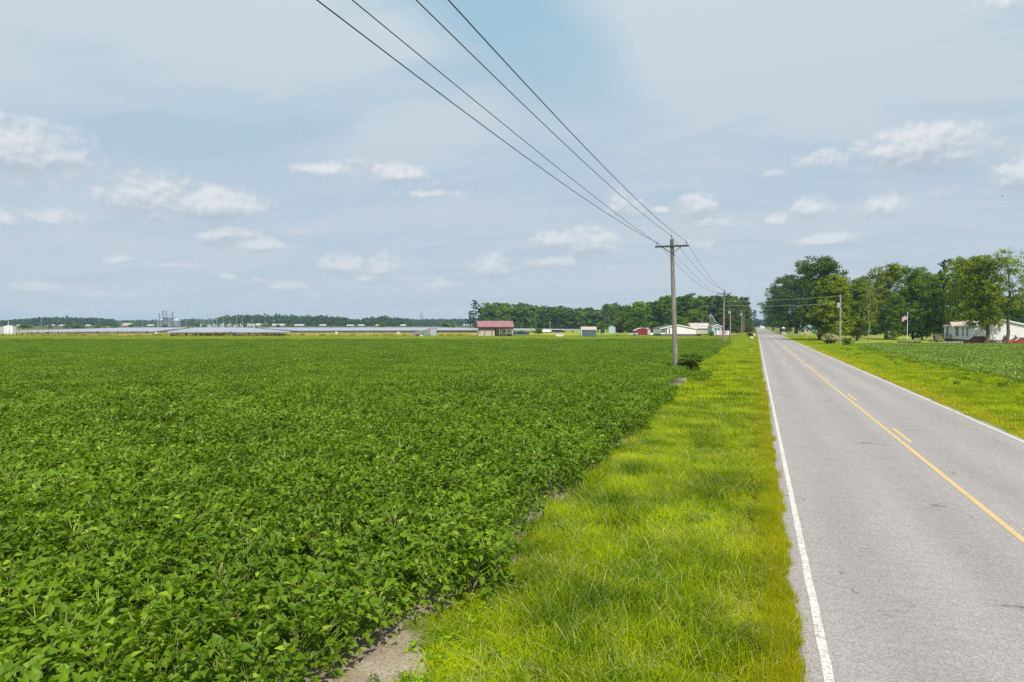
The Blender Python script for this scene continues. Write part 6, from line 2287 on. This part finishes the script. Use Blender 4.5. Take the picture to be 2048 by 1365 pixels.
# thin masts and poles on the horizon
for mk, (u_, vt) in enumerate(((83, 628), (200, 630.5), (238, 633), (242, 633.5), (286, 633), (149, 642), (372, 641))):
    q = MB().tube([(0, 0, 0), (0, 0, hz(vt, 600))], .10, 5).build("far_mast", M_gal, None, loc=pd(u_, 600))
    tag(q, "thin distant mast %s" % ("highest and leftmost above the left far wood", "above the middle of the left far wood's right half", "left one of a close pair near the left far wood's end", "right one of a close pair near the left far wood's end",
        "alone between the left far wood and the silos", "low one between the first two masts", "short one just right of the silos")[mk], "mast", "thin masts above the left far wood")
for i, (u_, vt) in enumerate(((395, 636), (402, 637), (409, 636), (417, 636.5), (425, 638), (434, 637), (448, 636), (460, 638), (474, 634), (485, 636), (505, 640), (531, 629), (547, 640))):
    e = empty("far_power_pole", pd(u_, 610), TH, "thin pale substation pole right of the grain silos, %s from the left" % ("leftmost", "second", "third", "fourth", "fifth", "sixth", "seventh", "eighth", "ninth", "tenth", "eleventh", "twelfth", "thirteenth")[i], "pole", "substation poles right of the grain silos")
    MB().tube([(0, 0, 0), (0, 0, hz(vt, 610))], .09, 5).build("pole", M_gal, e)
    MB().bx(-.9, .9, -.06, .06, hz(vt, 610) - 1.2, hz(vt, 610) - 1.0).build("crossarm", M_gal, e)
ss = MB()
for i in range(26):
    u_ = 398 + i * 4.4
    p = pd(u_, 625 + (i % 5) * 4)
    ss.box((p.x, p.y, 2.2), (.3 + (i % 3) * .9, .5, 2.2 + (i % 4) * 1.1), TH)
    ss.tube([(p.x, p.y, 0), (p.x, p.y, 5 + (i % 3))], .1, 4)
o = ss.build("substation_equipment", M_gal)
tag(o, "dense pale clutter of substation gear right of the grain silos", "substation", kind='stuff')
for j, du in enumerate((841, 844.6)):
    q = MB().tube([(0, 0, 0), (0, 0, hz(626.5, 560))], .17, 5).build("tall_mast", M_iron, None, loc=pd(du, 560))
    tag(q, ("left" if j == 0 else "right") + " one of the twin tall thin masts left of the container", "mast", "twin tall masts")
# green bushes on the far side of the panels
for i, (u_, w_, vt) in enumerate(((47, 14, 648.3), (58, 9, 649.5), (101, 6, 650.8), (132, 10, 649.3), (152, 14, 649.8), (166, 7, 650.5), (196, 12, 650.8), (232, 10, 649.6), (262, 9, 650.5), (330, 8, 649.3), (394, 7, 645.8),
                                  (408, 6, 648.6), (490, 6, 648.5), (531, 12, 646.5), (556, 6, 649), (584, 9, 648.6), (764, 9, 644.5), (890, 14, 645), (905, 12, 646))):
    rt(BUS[i % 2], u_, 575, min(vt, 649), w_, 'green' if i % 3 else 'olive', "small far bush behind the solar rows, %s from the left" % ("first", "second", "third", "fourth", "fifth", "sixth", "seventh", "eighth", "ninth", "tenth", "eleventh", "twelfth", "thirteenth",
       "fourteenth", "fifteenth", "sixteenth", "seventeenth", "eighteenth", "nineteenth")[i], name='bush', cat='bush', group="far bushes behind the solar rows")

# ---- two birds
def bird(u, v, d, s, label, rz):
    b = MB()
    b.lathe([(0, -.5), (.09, -.3), (.13, 0), (.08, .3), (.03, .42), (0, .5)], 8)
    b.poly([(0, .02, .12), (0, .02, -.12), (.55, .25, -.08), (1.0, .12, -.22), (.5, .2, .12), (0, -.02, 0)], [(0, 1, 2, 4), (4, 2, 3), (1, 5, 2)])
    b.poly([(0, .02, .12), (0, .02, -.12), (-.55, .25, -.08), (-1.0, .12, -.22), (-.5, .2, .12), (0, -.02, 0)], [(0, 4, 2, 1), (4, 3, 2), (1, 2, 5)])
    p = pd(u, d)
    o = b.build("bird", M_dark, None, loc=(p.x, p.y, hz(v, d)))
    o.scale = (s, s, s)
    o.rotation_euler = (1.1, .5, rz)
    return tag(o, label, "bird")


bird(417, 231.5, 40, .085, "tiny dark bird high in the left sky", .3)
bird(2000, 394, 40, .10, "tiny dark bird in the sky above the right trees", 1.2)

# ================================================================ AIR
HZ = bpy.data.materials.new("thin_summer_haze")
HZ.use_nodes = True
ht = HZ.node_tree
ht.nodes.clear()
pv = ht.nodes.new('ShaderNodeVolumePrincipled')
pv.inputs['Color'].default_value = (.56, .82, 1.0, 1)
pv.inputs['Density'].default_value = HAZE_DENSITY
pv.inputs['Anisotropy'].default_value = .0
ho = ht.nodes.new('ShaderNodeOutputMaterial')
ht.links.new(pv.outputs[0], ho.inputs['Volume'])
if HAZE_DENSITY > 0:
    hb_ = MB().bx(-4100, 4100, -4100, 4100, -1.0, 27.0).build("haze", HZ)
    hb_['kind'] = 'stuff'
